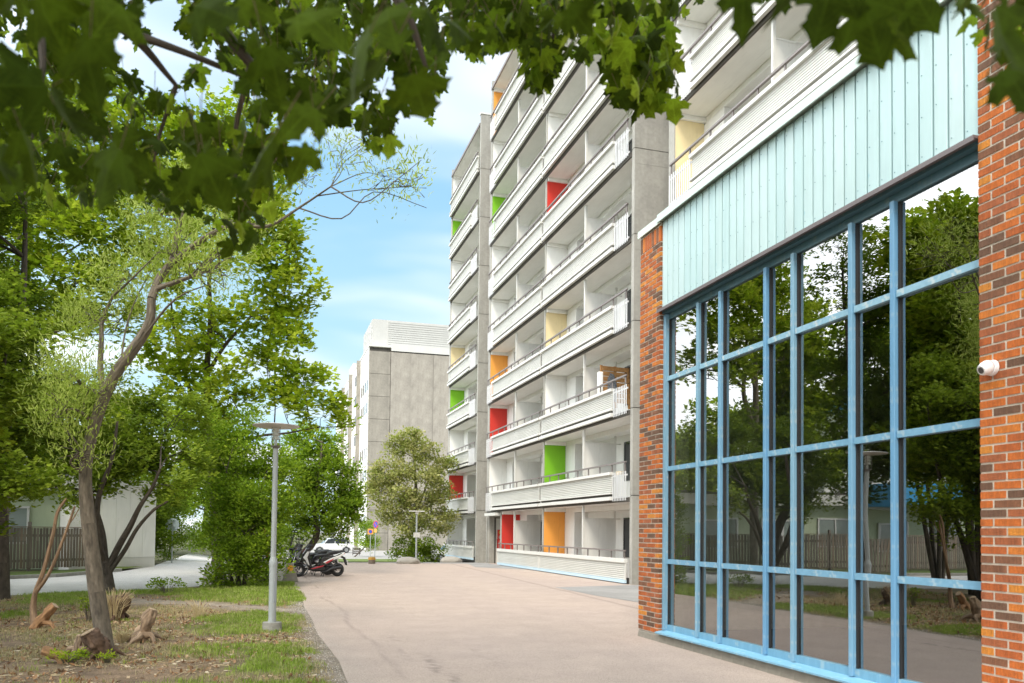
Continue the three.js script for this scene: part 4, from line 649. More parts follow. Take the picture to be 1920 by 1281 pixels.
// linden in pale flower in front of the far block
{
  const W = (u, v, d = 0) => I(u, v, 50 + d);
  const b = on(8.3, 49.2);
  tree('linden_tree', 'pale flowering linden in front of the far grey end wall', 'tree', [b.x, b.y, b.z], { leaf: 'linden', bark: bark.grey, hubs: 11, size: 1.25, clump: 0.4,
    trunks: [[[b.clone().add(V(0, -0.2, 0)), W(778, 1000), W(780, 940), W(778, 880), W(772, 830)], 0.17, 0.04], [[W(780, 960), W(800, 910), W(812, 870)], 0.08, 0.03], [[W(779, 965), W(752, 920), W(740, 880)], 0.08, 0.03]],
    lobes: [lobe(768, 826, 26, 50, 4.9), lobe(748, 846, 24, 49.6, 4.5), lobe(795, 850, 28, 49.8, 4.5), lobe(722, 888, 26, 49.4, 4.9), lobe(756, 890, 30, 49.2, 4.1), lobe(800, 900, 32, 49.2, 4.2), lobe(832, 880, 24, 50.2, 4.5), lobe(712, 925, 26, 49.2, 4.9), lobe(748, 940, 32, 48.8, 4.5), lobe(792, 950, 34, 48.8, 4.2), lobe(830, 930, 26, 49.6, 4.5), lobe(728, 965, 24, 49, 4.1), lobe(770, 985, 30, 48.6, 4.1), lobe(815, 985, 28, 49, 4.1), lobe(838, 970, 20, 49.6, 3.6), lobe(705, 905, 14, 49.6, 3.6)] });
  tree('shrub', 'dark green shrub at the foot of the flowering linden', 'shrub', [7.9, groundY(7.9, 48.2), -48.2], { leaf: 'bush', tint: 'dark', bark: bark.dark, hubs: 9, size: 1.3, trunks: [[[V(7.9, -0.6, -48.2), I(778, 1040, 48.2), I(776, 1020, 48.2)], 0.05, 0.02]], lobes: [lobe(760, 1030, 24, 48, 3.6), lobe(790, 1024, 26, 48, 3.6), lobe(815, 1034, 20, 48, 3.3), lobe(742, 1042, 16, 47.8, 3.3), lobe(778, 1046, 22, 47.6, 3.6), lobe(805, 1046, 16, 47.8, 3.3)] });
  tree('shrub', 'light green shrub by the parking signs', 'shrub', [7.6, groundY(7.6, 72), -72], { leaf: 'bush', bark: bark.dark, hubs: 8, size: 1.6, trunks: [[[V(7.6, -0.7, -72), I(688, 1020, 72), I(688, 1005, 72)], 0.06, 0.02]], lobes: [lobe(688, 1000, 20, 72, 4.5), lobe(675, 1012, 15, 72, 4.5), lobe(700, 1012, 15, 72, 4.5), lobe(688, 1022, 18, 71, 4.5), lobe(690, 985, 12, 72, 4.5)] });
}
// greenery that closes the lane and the space behind the trees
const hedgeAt = (x, s, r, h, label, tint = 'bush') => tree('hedge_bush', label, 'bush', [x, groundY(x, s), -s], { leaf: 'bush', tint, bark: bark.dark, hubs: 10, size: 1.3, group: 'bushes closing the lane', trunks: [[[V(x, -0.6, -s), V(x + 0.1, h * 0.5, -s)], 0.07, 0.03]], lobes: [0, 1, 2, 3, 4, 5].map((i) => [V(x + rr(-r, r) * 0.7, h * (0.25 + 0.13 * i), -s + rr(-r, r) * 0.5), r * 0.75, h * 0.26, r * 0.7, 90]) });
hedgeAt(-4.9, 41.5, 1.1, 3.6, 'dark bush at the back corner of the white annexe', 'dark');
hedgeAt(-5.2, 45, 1.4, 4.4, 'tall dark bush behind the round sign, deepest in the lane', 'dark');
hedgeAt(-1.6, 47, 1.6, 3.4, 'light bush right of the round sign post');
hedgeAt(-3.2, 60, 2.4, 4.2, 'pale bush far down the lane behind the round sign');
hedgeAt(-5.6, 57, 1.8, 4.0, 'bush behind the dark one at the annexe corner');
hedgeAt(-8.4, 62, 2.4, 4.5, 'leftmost of the far bushes beyond the lane');
hedgeAt(-0.2, 40.5, 1.3, 3.6, 'bush beside the lane behind the big shrub');
hedgeAt(-0.9, 33, 1.2, 3.4, 'bush filling the strip behind the big shrub');
for (const [x, s, h, l] of [[-14, 44, 9, 'left-hand tree in the row behind the low building'], [-21, 41, 10, 'leftmost background tree, outside the picture'], [-9.5, 52, 10, 'background tree behind the annexe'], [-4.5, 70, 11, 'background tree far behind the round-crowned tree']])
  tree('background_tree', l, 'tree', [x, -0.1, -s], { leaf: 'maple', tint: 'maple', bark: bark.grey, hubs: 9, size: 1.7, group: 'background trees', trunks: [[[V(x, -0.2, -s), V(x + 0.3, h * 0.4, -s), V(x, h * 0.8, -s)], 0.2, 0.05]], lobes: Array.from({ length: 10 }, (_, i) => [V(x + rr(-2.6, 2.6), h * (0.32 + 0.062 * i), -s + rr(-2, 2)), 1.9, 1.3, 1.9, 120]) });
// trees opposite the glass, left of the picture: the panes mirror them
{
  const multi = (x, s, h, r, label, leaf, tint, n = 11) => tree('yard_tree', label, 'tree', [x, 0, -s], { leaf, tint, bark: bark.dark, hubs: 10, size: leaf === 'maple' ? 1.1 : 1, group: 'trees facing the glass', trunks: [0, 1, 2, 3].map((k) => { const a = k * 1.7 + x, d = r * (0.25 + 0.12 * k); return [[V(x + Math.cos(a) * 0.12, -0.1, -s + Math.sin(a) * 0.12), V(x + Math.cos(a) * d * 0.4, h * 0.25, -s + Math.sin(a) * d * 0.4), V(x + Math.cos(a) * d * 0.8, h * 0.5, -s + Math.sin(a) * d * 0.8), V(x + Math.cos(a) * d, h * 0.8, -s + Math.sin(a) * d)], 0.09, 0.025]; }), lobes: Array.from({ length: n }, (_, i) => { const a = i * 2.4, q = r * (0.35 + 0.5 * rnd()) * (1 - 0.35 * (i / n)); return [V(x + Math.cos(a) * q, h * (0.34 + 0.62 * i / n), -s + Math.sin(a) * q), r * 0.42, r * 0.32, r * 0.42, 210]; }) });
  multi(-5.6, 16.4, 6.2, 2.1, 'many-stemmed tree just left of the picture, mirrored in the lower right panes', 'small', 'small');
  multi(-8.5, 11.5, 8.5, 2.8, 'tree left of the picture, mirrored in the upper right panes', 'maple', 'maple', 13);
  multi(-7.2, 5.5, 8.5, 2.8, 'tree beside the camera, mirrored in the rightmost panes', 'maple', 'dark', 13);
  multi(-12.5, 17.5, 10, 3.2, 'tree by the lane left of the picture', 'maple', 'maple', 13);
  multi(-7.6, 18.6, 11.5, 2.6, 'tall tree just left of the dark-trunked maple, mirrored in the right panes', 'maple', 'maple', 16);
  multi(-11.2, 31.8, 12, 2.6, 'tall tree by the plank fence, left of the picture', 'maple', 'maple', 15);
  multi(-11.5, 24.0, 12, 3, 'tall tree across the lane bend, mirrored in the middle panes', 'maple', 'maple', 15);
}
// ---------------------------------------------------------------- the maple over the camera: trunk behind on the left, boughs hanging into the top of the picture
{
  const base = [-3.4, 0, 2.6], g = thing('maple_tree', 'overhanging maple with large dark lobed leaves across the top', 'tree', base), B = V(...base), loc = (p) => V(p.x - B.x, p.y - B.y, p.z - B.z);
  part(g, 'trunk', tube([V(0, -0.15, 0), V(0.05, 1.2, -0.05), V(0.1, 2.6, -0.2), V(0.0, 4.2, -0.3), V(-0.1, 6.2, -0.3), V(0, 8.4, -0.4)], [0.24, 0.2, 0.18, 0.15, 0.11, 0.04], 12), bark.dark);
  const boughs = [
    [[V(-3.3, 3.0, 2.4), V(-2.2, 3.6, 0.6), I(60, -40, 3.4), I(240, 60, 3.7), I(330, 160, 3.9)], 0.06, 0.010],
    [[V(-3.3, 3.4, 2.4), V(-1.6, 4.0, 0), I(330, -80, 3.4), I(470, 120, 3.6), I(560, 180, 3.8)], 0.055, 0.010],
    [[V(-3.3, 3.6, 2.4), V(-0.6, 4.2, 0.4), I(640, -140, 3.2), I(760, 20, 3.2), I(800, 130, 3.3)], 0.05, 0.008],
    [[V(-3.3, 4.2, 2.3), V(0.2, 4.8, 0.2), I(900, -160, 4.2), I(1050, 10, 4.6), I(1180, 130, 4.8)], 0.05, 0.008],
    [[V(-3.35, 4.6, 2.3), V(0.6, 4.4, 0.8), I(1300, -200, 2.4), I(1560, -40, 2.2), I(1850, -10, 2.1)], 0.045, 0.006],
    [[I(240, 60, 3.7), I(350, 100, 3.8), I(480, 150, 4.0), I(560, 160, 4.2)], 0.02, 0.006],
    [[I(330, 160, 3.9), I(300, 250, 4.0), I(280, 340, 4.1)], 0.012, 0.004], [[I(470, 120, 3.6), I(440, 260, 3.8), I(450, 420, 3.9)], 0.016, 0.004],
    [[I(60, -40, 3.4), I(80, 120, 3.2), I(60, 260, 3.1)], 0.02, 0.005], [[I(1050, 10, 4.6), I(1030, 100, 4.7), I(1020, 160, 4.7)], 0.012, 0.004],
  ];
  const twigs = boughs.map(([p, a, b]) => tube(p.map(loc), p.map((_, i) => lerp(a, b, i / (p.length - 1))), 7));
  const edge = [[-80, 400], [0, 385], [100, 395], [180, 400], [240, 370], [300, 400], [370, 410], [430, 470], [470, 510], [500, 420], [540, 370], [570, 300], [610, 250], [660, 240], [700, 290], [735, 290], [750, 190], [800, 250], [825, 190], [840, 110], [900, 120], [960, 90], [1005, 160], [1050, 110], [1100, 120], [1150, 205], [1200, 245], [1260, 150], [1275, 80], [1290, 20], [1340, 0], [1400, 45], [1440, 30], [1500, 55], [1560, 35], [1640, 90], [1700, 90], [1740, 40], [1800, 60], [1850, 110], [1920, 170], [2000, 180]];
  const vmax = (u) => { for (let i = 0; i < edge.length - 1; i++) if (u >= edge[i][0] && u < edge[i + 1][0]) return lerp(edge[i][1], edge[i + 1][1], (u - edge[i][0]) / (edge[i + 1][0] - edge[i][0])); return 100; };
  const gaps = [[302, 25, 36, 46], [250, 112, 32, 22], [330, 100, 40, 30], [290, 140, 32, 24], [392, 118, 20, 18], [425, 158, 26, 20], [352, 185, 24, 20], [300, 235, 34, 28], [425, 205, 46, 26], [213, 205, 14, 16], [722, 158, 20, 34], [775, 215, 14, 40], [215, 85, 34, 14], [560, 250, 30, 30], [330, 300, 24, 22], [640, 95, 10, 16], [75, 20, 12, 8], [590, 270, 24, 24], [480, 60, 10, 8]];
  const leafG = [leafShape(mapleFull, 0.18, 0.22), leafShape(mapleFull, 0.05, 0.35), leafShape(mapleFull, 0.3, 0.1)];
  const leaves = [];   // position, distance, size, chance of the brighter tint painted in for sunlight
  const add = (u, v, t, size, sunlit = 0.1) => leaves.push({ p: I(u, v, t), t, size, sunlit });
  const freeAt = (u, v, r) => !gaps.some(([a, b, c, d]) => ((u - a) / (c + r * 0.34)) ** 2 + ((v - b) / (d + r * 0.34)) ** 2 < 1);
  let tries = 0;   // leaves sit in clusters at the ends of twigs
  while (leaves.length < 4700 && tries++ < 14000) {
    const u = rr(-140, 1990), right = sstep(1000, 1330, u); if (rnd() < right * 0.9) continue;
    const near = rnd() < (u > 1290 ? 0.7 : 0.05), t = near ? rr(2.1, 2.8) : rr(3.2, 9), m = vmax(u), v = lerp(-190, m, Math.pow(rnd(), 0.85)), n = near ? 4 : Math.round(rr(7, 13)), R = (near ? 0.16 : 0.24) / t * FPX;
    if (m < -100) continue;
    for (let i = 0; i < n; i++) { const uu = u + gauss() * R, vv = v + gauss() * R * 0.8, size = rr(0.065, 0.12), rp = size * 0.5 / t * FPX; if (vv > vmax(uu) - rp * 0.8 || !freeAt(uu, vv, rp)) continue; add(uu, vv, t + gauss() * 0.15, size, 0.38); }
  }
  // the biggest leaves, hanging nearest the lens
  for (const [u, v, t, s] of [[195, 330, 1.75, 0.16], [240, 300, 1.9, 0.15], [480, 300, 1.7, 0.165], [400, 340, 1.8, 0.15], [655, 120, 1.6, 0.17], [690, 170, 1.7, 0.165], [600, 40, 1.7, 0.16], [790, 190, 1.8, 0.15], [820, 50, 1.8, 0.15], [560, 300, 2.1, 0.13], [1400, 10, 1.75, 0.14], [1480, 10, 1.7, 0.15], [1545, 20, 1.6, 0.15], [1640, 60, 1.6, 0.16], [1690, 70, 1.7, 0.13], [1730, 10, 1.8, 0.14], [1880, 80, 1.5, 0.16], [1915, 160, 1.6, 0.13], [1860, 100, 1.7, 0.12], [100, 60, 1.7, 0.17], [30, 160, 1.6, 0.17], [130, 230, 1.8, 0.16], [60, 300, 1.8, 0.15], [730, 40, 1.7, 0.16], [520, 140, 1.9, 0.15], [440, 430, 3.2, 0.13], [470, 455, 3.3, 0.13], [430, 470, 3.4, 0.12], [455, 400, 3.1, 0.13], [10, 20, 1.6, 0.17], [160, 130, 1.6, 0.16], [200, 30, 1.7, 0.16], [400, 20, 1.7, 0.15], [560, 220, 1.9, 0.14]]) add(u, v, t * 1.12, s * 0.92);
  for (let i = 0; i < 150; i++) add(1205 + gauss() * 50, 120 + gauss() * 66, rr(4.2, 5.4), rr(0.10, 0.15), 0.8);  // cluster in the sun: most of its leaves take the brighter tint
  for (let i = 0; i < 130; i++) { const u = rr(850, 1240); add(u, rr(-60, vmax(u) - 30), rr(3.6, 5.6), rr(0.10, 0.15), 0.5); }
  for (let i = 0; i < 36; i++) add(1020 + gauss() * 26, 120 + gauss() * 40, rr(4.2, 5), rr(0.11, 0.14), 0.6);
  leaves.sort((a, b) => a.t - b.t);
  const shaded = [[0.052, 0.088, 0.006], [0.064, 0.105, 0.007], [0.078, 0.125, 0.008], [0.042, 0.072, 0.006]], sunlit = [[0.22, 0.34, 0.02], [0.28, 0.40, 0.028], [0.17, 0.28, 0.018]];  // shade and sunlight on the leaves painted in as two tint sets
  const nearMats = shaded.map((c) => { const m = leafMat(0.9, 0.42); m.color.setRGB(...c.map((q) => q * 1.15)); return m; });
  const X = V(), Y = V(), Zv = V(), mt = new THREE.Matrix4(), lists = [[], [], []], cols = [[], [], []], stalks = [];
  leaves.forEach((L, i) => {
    Y.set(rr(-0.75, 0.75), -1 + rr(0, 0.7), rr(-0.75, 0.75)).normalize(); Zv.set(rr(-1, 1), rr(-0.2, 0.9), rr(-0.3, 1)).normalize(); X.crossVectors(Y, Zv).normalize(); Zv.crossVectors(X, Y);
    const p = loc(L.p).addScaledVector(Y, -L.size * 0.5);
    mt.makeBasis(X, Y, Zv); mt.scale(V(L.size, L.size, L.size)); mt.setPosition(p);
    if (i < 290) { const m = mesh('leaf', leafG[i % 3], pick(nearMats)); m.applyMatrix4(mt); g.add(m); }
    else { lists[i % 3].push(mt.clone()); cols[i % 3].push(rnd() < L.sunlit ? pick(sunlit) : pick(shaded)); }
    if (i < 900) { const a = p, up = p.clone().addScaledVector(Y, -L.size * 0.55).add(V(rr(-0.02, 0.02), L.size * 0.3, rr(-0.02, 0.02))); stalks.push(tube([a, up], [0.0012, 0.0016], 3, false)); }
  });
  const crown = sub(g, 'crown');
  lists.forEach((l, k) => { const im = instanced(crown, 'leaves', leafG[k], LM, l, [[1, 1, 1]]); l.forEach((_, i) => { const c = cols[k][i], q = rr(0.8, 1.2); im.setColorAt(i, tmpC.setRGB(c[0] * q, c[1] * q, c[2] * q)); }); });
  // the rest of the crown, above and behind the camera
  const up = []; for (let i = 0; i < 520; i++) { const a = rnd() * 6.283, r = 3.4 * Math.sqrt(rnd()), cx = 1.6 + Math.cos(a) * r, cz = -3.6 + Math.sin(a) * r; place(up, cx, Math.max(3.9, 2.6 - 0.62 * cz * 0.9 + 1.6) + rr(0, 3.6), cz, rr(0.9, 1.4), 0.5); }
  instanced(crown, 'leaves', sprays.maple[0], LM, up, tints.dark);
  const t = part(g, 'boughs', twigs, bark.dark); t.userData = { kind: 'stuff' }; const st = part(g, 'leaf_stalks', stalks, bark.tan); st.userData = { kind: 'stuff' };
}
// ---------------------------------------------------------------- grass, litter, stumps and shoots in the bed
{
  const blade = (n, h, sp) => { const pos = []; for (let i = 0; i < n; i++) { const a = rnd() * 6.283, r = sp * Math.sqrt(rnd()), x = Math.cos(a) * r, z = Math.sin(a) * r, hh = h * rr(0.5, 1.15), b = rnd() * 6.283, w = rr(0.0022, 0.0042), lx = Math.cos(b) * hh * rr(0.15, 0.7), lz = Math.sin(b) * hh * rr(0.15, 0.7), wx = -Math.sin(b) * w, wz = Math.cos(b) * w; pos.push(x - wx, 0, z - wz, x + wx, 0, z + wz, x + lx * 0.4 + wx * 0.8, hh * 0.62, z + lz * 0.4 + wz * 0.8, x - wx, 0, z - wz, x + lx * 0.4 + wx * 0.8, hh * 0.62, z + lz * 0.4 + wz * 0.8, x + lx * 0.4 - wx * 0.8, hh * 0.62, z + lz * 0.4 - wz * 0.8, x + lx * 0.4 - wx * 0.8, hh * 0.62, z + lz * 0.4 - wz * 0.8, x + lx * 0.4 + wx * 0.8, hh * 0.62, z + lz * 0.4 + wz * 0.8, x + lx, hh, z + lz); } const g = new THREE.BufferGeometry(); g.setAttribute('position', new THREE.Float32BufferAttribute(pos, 3)); g.computeVertexNormals(); return g; };
  const bm = phys({ color: lin(1, 1, 1), roughness: 0.9, transmission: 0.3, thickness: 0, side: THREE.DoubleSide, ior: 1.3, specularIntensity: 0.2 }), top = (name, label, geo, list, tint, mat = bm) => { const im = instanced(scene, numbered(name), geo, mat, list, tint); im.userData = { kind: 'stuff', label, category: name.replace('_', ' ') }; return im; };
  const green = [], tall = [], dry = [];
  for (let i = 0; i < 60000; i++) { const x = rr(-7, 0.95), s = rr(6, 27); const w = s < 19 ? 1 : 0.8; if (rnd() > w) continue; if (s > 21.5 && x < -1.5 && s > 21.9 + (x + 5.7) * 0.45) continue; const gq = grassy(x, s); if (rnd() < gq * gq * 0.85) { dummy.position.set(x, 0, -s); dummy.rotation.set(0, rnd() * 6.28, 0); const sc = rr(0.6, 1.25) * (s > 18.5 ? 1.25 : 1); dummy.scale.set(sc, sc * rr(0.7, 1.2), sc); dummy.updateMatrix(); green.push(dummy.matrix.clone()); } }
  for (let i = 0; i < 26000; i++) { const x = rr(-6.5, 0.75), s = rr(6, 21.5), q = fbm(x * 1.1 + 9, s * 1.1, 4, 102); if (rnd() < (0.12 + sstep(0.40, 0.64, q)) * 0.5 && rnd() > path(x, s) * 1.3) { dummy.position.set(x, 0, -s); dummy.rotation.set(0, rnd() * 6.28, 0); const sc = rr(0.6, 1.3); dummy.scale.set(sc, sc * 0.8, sc); dummy.updateMatrix(); dry.push(dummy.matrix.clone()); } }
  top('grass', 'short green grass along the asphalt edge and past the trodden path', blade(14, 0.055, 0.08), green, [[0.27, 0.38, 0.055], [0.33, 0.43, 0.08], [0.22, 0.32, 0.045], [0.40, 0.43, 0.15]]);
  top('dry_grass', 'thin bleached dry grass in the bed', blade(9, 0.06, 0.09), dry, [[0.46, 0.38, 0.20], [0.52, 0.44, 0.26], [0.34, 0.33, 0.15]]);
  // litter: curled brown leaves, chips and straw
  const curl = leafShape(ovate, 0.7, 0.5), chip = box(0.02, 0.006, 0.05), straw = box(0.004, 0.004, 0.14), l1 = [], l2 = [], l3 = [], peb = [];
  for (let i = 0; i < 24000; i++) { const x = rr(-7, 0.6), s = rr(6, 21), c = fbm(x * 1.3, s * 1.3, 4, 120); if (rnd() > sstep(0.36, 0.62, c) * (1 - grassy(x, s) * 0.7) * (1 - path(x, s))) continue; const L = rnd() < 0.68 ? l1 : rnd() < 0.6 ? l2 : l3; dummy.position.set(x, 0.008, -s); dummy.rotation.set(L === l1 ? -1.57 + gauss() * 0.5 : gauss() * 0.15, rnd() * 6.28, L === l1 ? rnd() * 6.28 : gauss() * 0.2); dummy.scale.setScalar(L === l1 ? rr(0.03, 0.075) : rr(0.6, 1.5)); dummy.updateMatrix(); L.push(dummy.matrix.clone()); }
  top('leaf_litter', 'dry brown leaves lying on the bare soil', curl, l1, [[0.40, 0.22, 0.11], [0.48, 0.30, 0.17], [0.28, 0.155, 0.085], [0.52, 0.37, 0.23], [0.20, 0.12, 0.07]]);
  top('wood_chips', 'small pale wood chips scattered over the bed', chip, l2, [[0.52, 0.39, 0.25], [0.42, 0.29, 0.17], [0.6, 0.5, 0.36]], std({}));
  top('straw', 'loose straw and twigs scattered over the bed', straw, l3, [[0.55, 0.45, 0.27], [0.36, 0.26, 0.16]], std({}));
  for (let i = 0; i < 2600; i++) { const s = rr(6.5, 19), x = 0.9 - Math.abs(gauss()) * 0.5; dummy.position.set(x, 0.003, -s); dummy.rotation.set(rnd() * 3, rnd() * 3, rnd() * 3); dummy.scale.setScalar(rr(0.3, 1.2)); dummy.updateMatrix(); peb.push(dummy.matrix.clone()); }
  top('gravel', 'pale grit along the broken asphalt edge', new THREE.IcosahedronGeometry(0.008, 0), peb, [[0.45, 0.41, 0.36], [0.55, 0.50, 0.44], [0.33, 0.29, 0.25]], std({}));
}
// stumps and cut logs
const cutM = std({ color: lin(0.66, 0.50, 0.34), map: Twood }), stumpM = std({ color: lin(0.17, 0.105, 0.07), map: Tbark, bumpMap: TbarkB, bumpScale: 0.02 }), logM = std({ color: lin(0.50, 0.29, 0.15), map: Tbark, bumpMap: TbarkB, bumpScale: 0.012 }), paleM = std({ color: lin(0.48, 0.36, 0.26), map: Tbark, bumpMap: TbarkB, bumpScale: 0.015 });
function rough(g, a, k, f = 14) { const p = g.attributes.position, n = g.attributes.normal; for (let i = 0; i < p.count; i++) { const q = (fbm(p.getX(i) * f + 5, p.getY(i) * f * 0.6 + p.getZ(i) * f, 3, k) - 0.5) * 2 * a; p.setXYZ(i, p.getX(i) + n.getX(i) * q, p.getY(i) + n.getY(i) * q, p.getZ(i) + n.getZ(i) * q); } g.computeVertexNormals(); return g; }
function cutLog(name, label, base, pts, r, mat, rootsN = 0, cat = 'stump') {
  const g = thing(name, label, cat, base), P = pts.map((p) => V(...p)), n = P.length - 1;
  part(g, 'wood', rough(rough(tube(P, r, 26, true, 10), r[0] * 0.42, name.length + P.length, 12), r[0] * 0.12, 5, 45), mat);
  const d = P[n].clone().sub(P[n - 1]).normalize(), c = part(g, 'cut_face', new THREE.CylinderGeometry(r[n] * 0.96, r[n] * 0.99, 0.012, 18), cutM, P[n].x, P[n].y, P[n].z); c.quaternion.setFromUnitVectors(V(0, 1, 0), d);
  for (let i = 0; i < rootsN; i++) { const a = i / rootsN * 6.28 + 0.5, L = rr(0.18, 0.4); part(g, 'root', rough(tube([V(Math.cos(a) * r[0] * 0.4, 0.10, Math.sin(a) * r[0] * 0.4), V(Math.cos(a) * L * 0.55, 0.07 + rr(0, 0.03), Math.sin(a) * L * 0.55), V(Math.cos(a + 0.3) * L, -0.02, Math.sin(a + 0.3) * L)], [r[0] * 0.5, 0.034, 0.010], 9, true, 8), 0.016, 40 + i, 22), mat); }
  return g;
}
cutLog('tree_stump', 'dark rooty stump with a fresh pale cut in front of the willow', [-1.90, 0, -11.25], [[0.06, -0.06, 0], [0.03, 0.10, 0.0], [-0.05, 0.24, 0.02], [-0.10, 0.33, 0.03]], [0.17, 0.145, 0.105, 0.09], stumpM, 6);
cutLog('cut_log', 'short orange-brown cut branch lying left of the rooty stump', [-2.30, 0, -11.0], [[0.14, -0.02, 0.05], [0.02, 0.08, 0], [-0.14, 0.15, -0.02]], [0.06, 0.06, 0.05], logM, 0, 'log');
cutLog('tree_stump', 'small upright pinkish stump just behind the rooty stump', [-2.16, 0, -11.5], [[0, -0.05, 0], [0.01, 0.12, 0], [0.03, 0.26, 0.02]], [0.07, 0.05, 0.04], paleM, 2);
cutLog('tree_stump', 'tall splintered pale stump right of the willow foot', [-1.58, 0, -12.75], [[-0.05, -0.05, 0], [0.0, 0.14, 0], [0.08, 0.33, 0.01], [0.13, 0.46, 0.02]], [0.12, 0.08, 0.075, 0.05], paleM, 5);
cutLog('cut_log', 'cut limb leaning up to the right behind the two-stemmed sapling', [-3.30, 0, -14.75], [[-0.12, -0.05, 0], [0.02, 0.16, 0], [0.2, 0.36, 0.02]], [0.08, 0.068, 0.06], logM, 1, 'log');
cutLog('tree_stump', 'big dark root clump with dry shoots behind the willow trunk', [-2.45, 0, -15.95], [[-0.1, -0.05, 0], [0.0, 0.16, 0.05], [0.14, 0.30, 0.05], [0.26, 0.38, 0.02]], [0.2, 0.16, 0.13, 0.05], stumpM, 8);
{
  const g = thing('sapling', 'bare two-stemmed sapling with peeling orange bark at the left', 'sapling', [-3.50, 0, -15.3]), W = (u, v, d = 0) => I(u, v, 13.7 + d).sub(V(-3.50, 0, -15.3));
  part(g, 'stem', tube([V(0, -0.08, 0), W(62, 1140), W(66, 1112), W(80, 1075), W(92, 1030), W(100, 1000), W(108, 960), W(124, 935)], [0.066, 0.052, 0.04, 0.035, 0.031, 0.028, 0.026, 0.019], 9), bark.tan);
  part(g, 'stem', tube([W(66, 1112), W(86, 1085, -0.1), W(100, 1058, -0.1), W(115, 1020, -0.1), W(128, 985, -0.1), W(140, 950, -0.1)], [0.035, 0.03, 0.026, 0.024, 0.022, 0.016], 9), bark.tan);
  part(g, 'twig', tube([W(128, 985, -0.1), W(140, 968), W(150, 950)], [0.012, 0.010, 0.005], 5), bark.tan);
  const crown = sub(g, 'leaves'), l = []; for (const [u, v] of [[132, 925], [136, 940], [140, 960], [142, 975], [128, 930], [134, 950], [118, 930]]) { const p = W(u, v); place(l, p.x, p.y, p.z, 0.45, 0.8); } instanced(crown, 'leaf_shoots', sprays.willow[0], LM, l, tints.willow);
}
function shoots(name, label, x, s, n, h, r, tint, leaf = 'bush', size = 0.5) {
  const g = thing(name, label, 'plant', [x, 0, -s]), st = [], l = []; for (let i = 0; i < n; i++) { const a = rnd() * 6.28, q = r * Math.sqrt(rnd()); const e = V(Math.cos(a) * q, h * rr(0.45, 1), Math.sin(a) * q); st.push(tube([V(Math.cos(a) * q * 0.3, -0.01, Math.sin(a) * q * 0.3), e.clone().multiplyScalar(0.5).add(V(0, h * 0.1, 0)), e], [0.005, 0.004, 0.002], 4, true, 2)); if (leaf) place(l, e.x, e.y, e.z, size * rr(0.6, 1.1), 0.5); }
  part(g, 'stems', st, leaf ? bark.grey : std({ color: lin(0.55, 0.44, 0.25) })).userData = { kind: 'stuff' }; if (l.length) instanced(g, 'foliage', sprays[leaf][0], LM, l, tint); return g;
}
shoots('young_plant', 'small bright green plant in front of the rooty stump', -2.14, 10.9, 22, 0.13, 0.17, tints.maple, 'bush', 0.42);
shoots('young_plant', 'low green sprig against the cut face of the rooty stump', -1.72, 10.9, 10, 0.1, 0.1, tints.maple, 'bush', 0.36);
shoots('young_plant', 'low leafy seedling at the near edge of the lane', -2.2, 22.2, 26, 0.34, 0.42, tints.bush, 'bush', 0.75);
shoots('dry_tuft', 'dry yellow shoots growing from the dark root clump', -2.42, 15.8, 150, 0.6, 0.36, null, null);
shoots('dry_tuft', 'pale straw heap at the foot of the splintered stump', -1.83, 12.75, 80, 0.18, 0.2, null, null);
shoots('dry_tuft', 'thin dry tuft by the bend of the trodden path', -1.05, 16.0, 44, 0.34, 0.26, null, null);
shoots('young_plant', 'green shoots beside the dark root clump', -2.78, 15.7, 16, 0.42, 0.22, tints.small, 'small', 0.5);
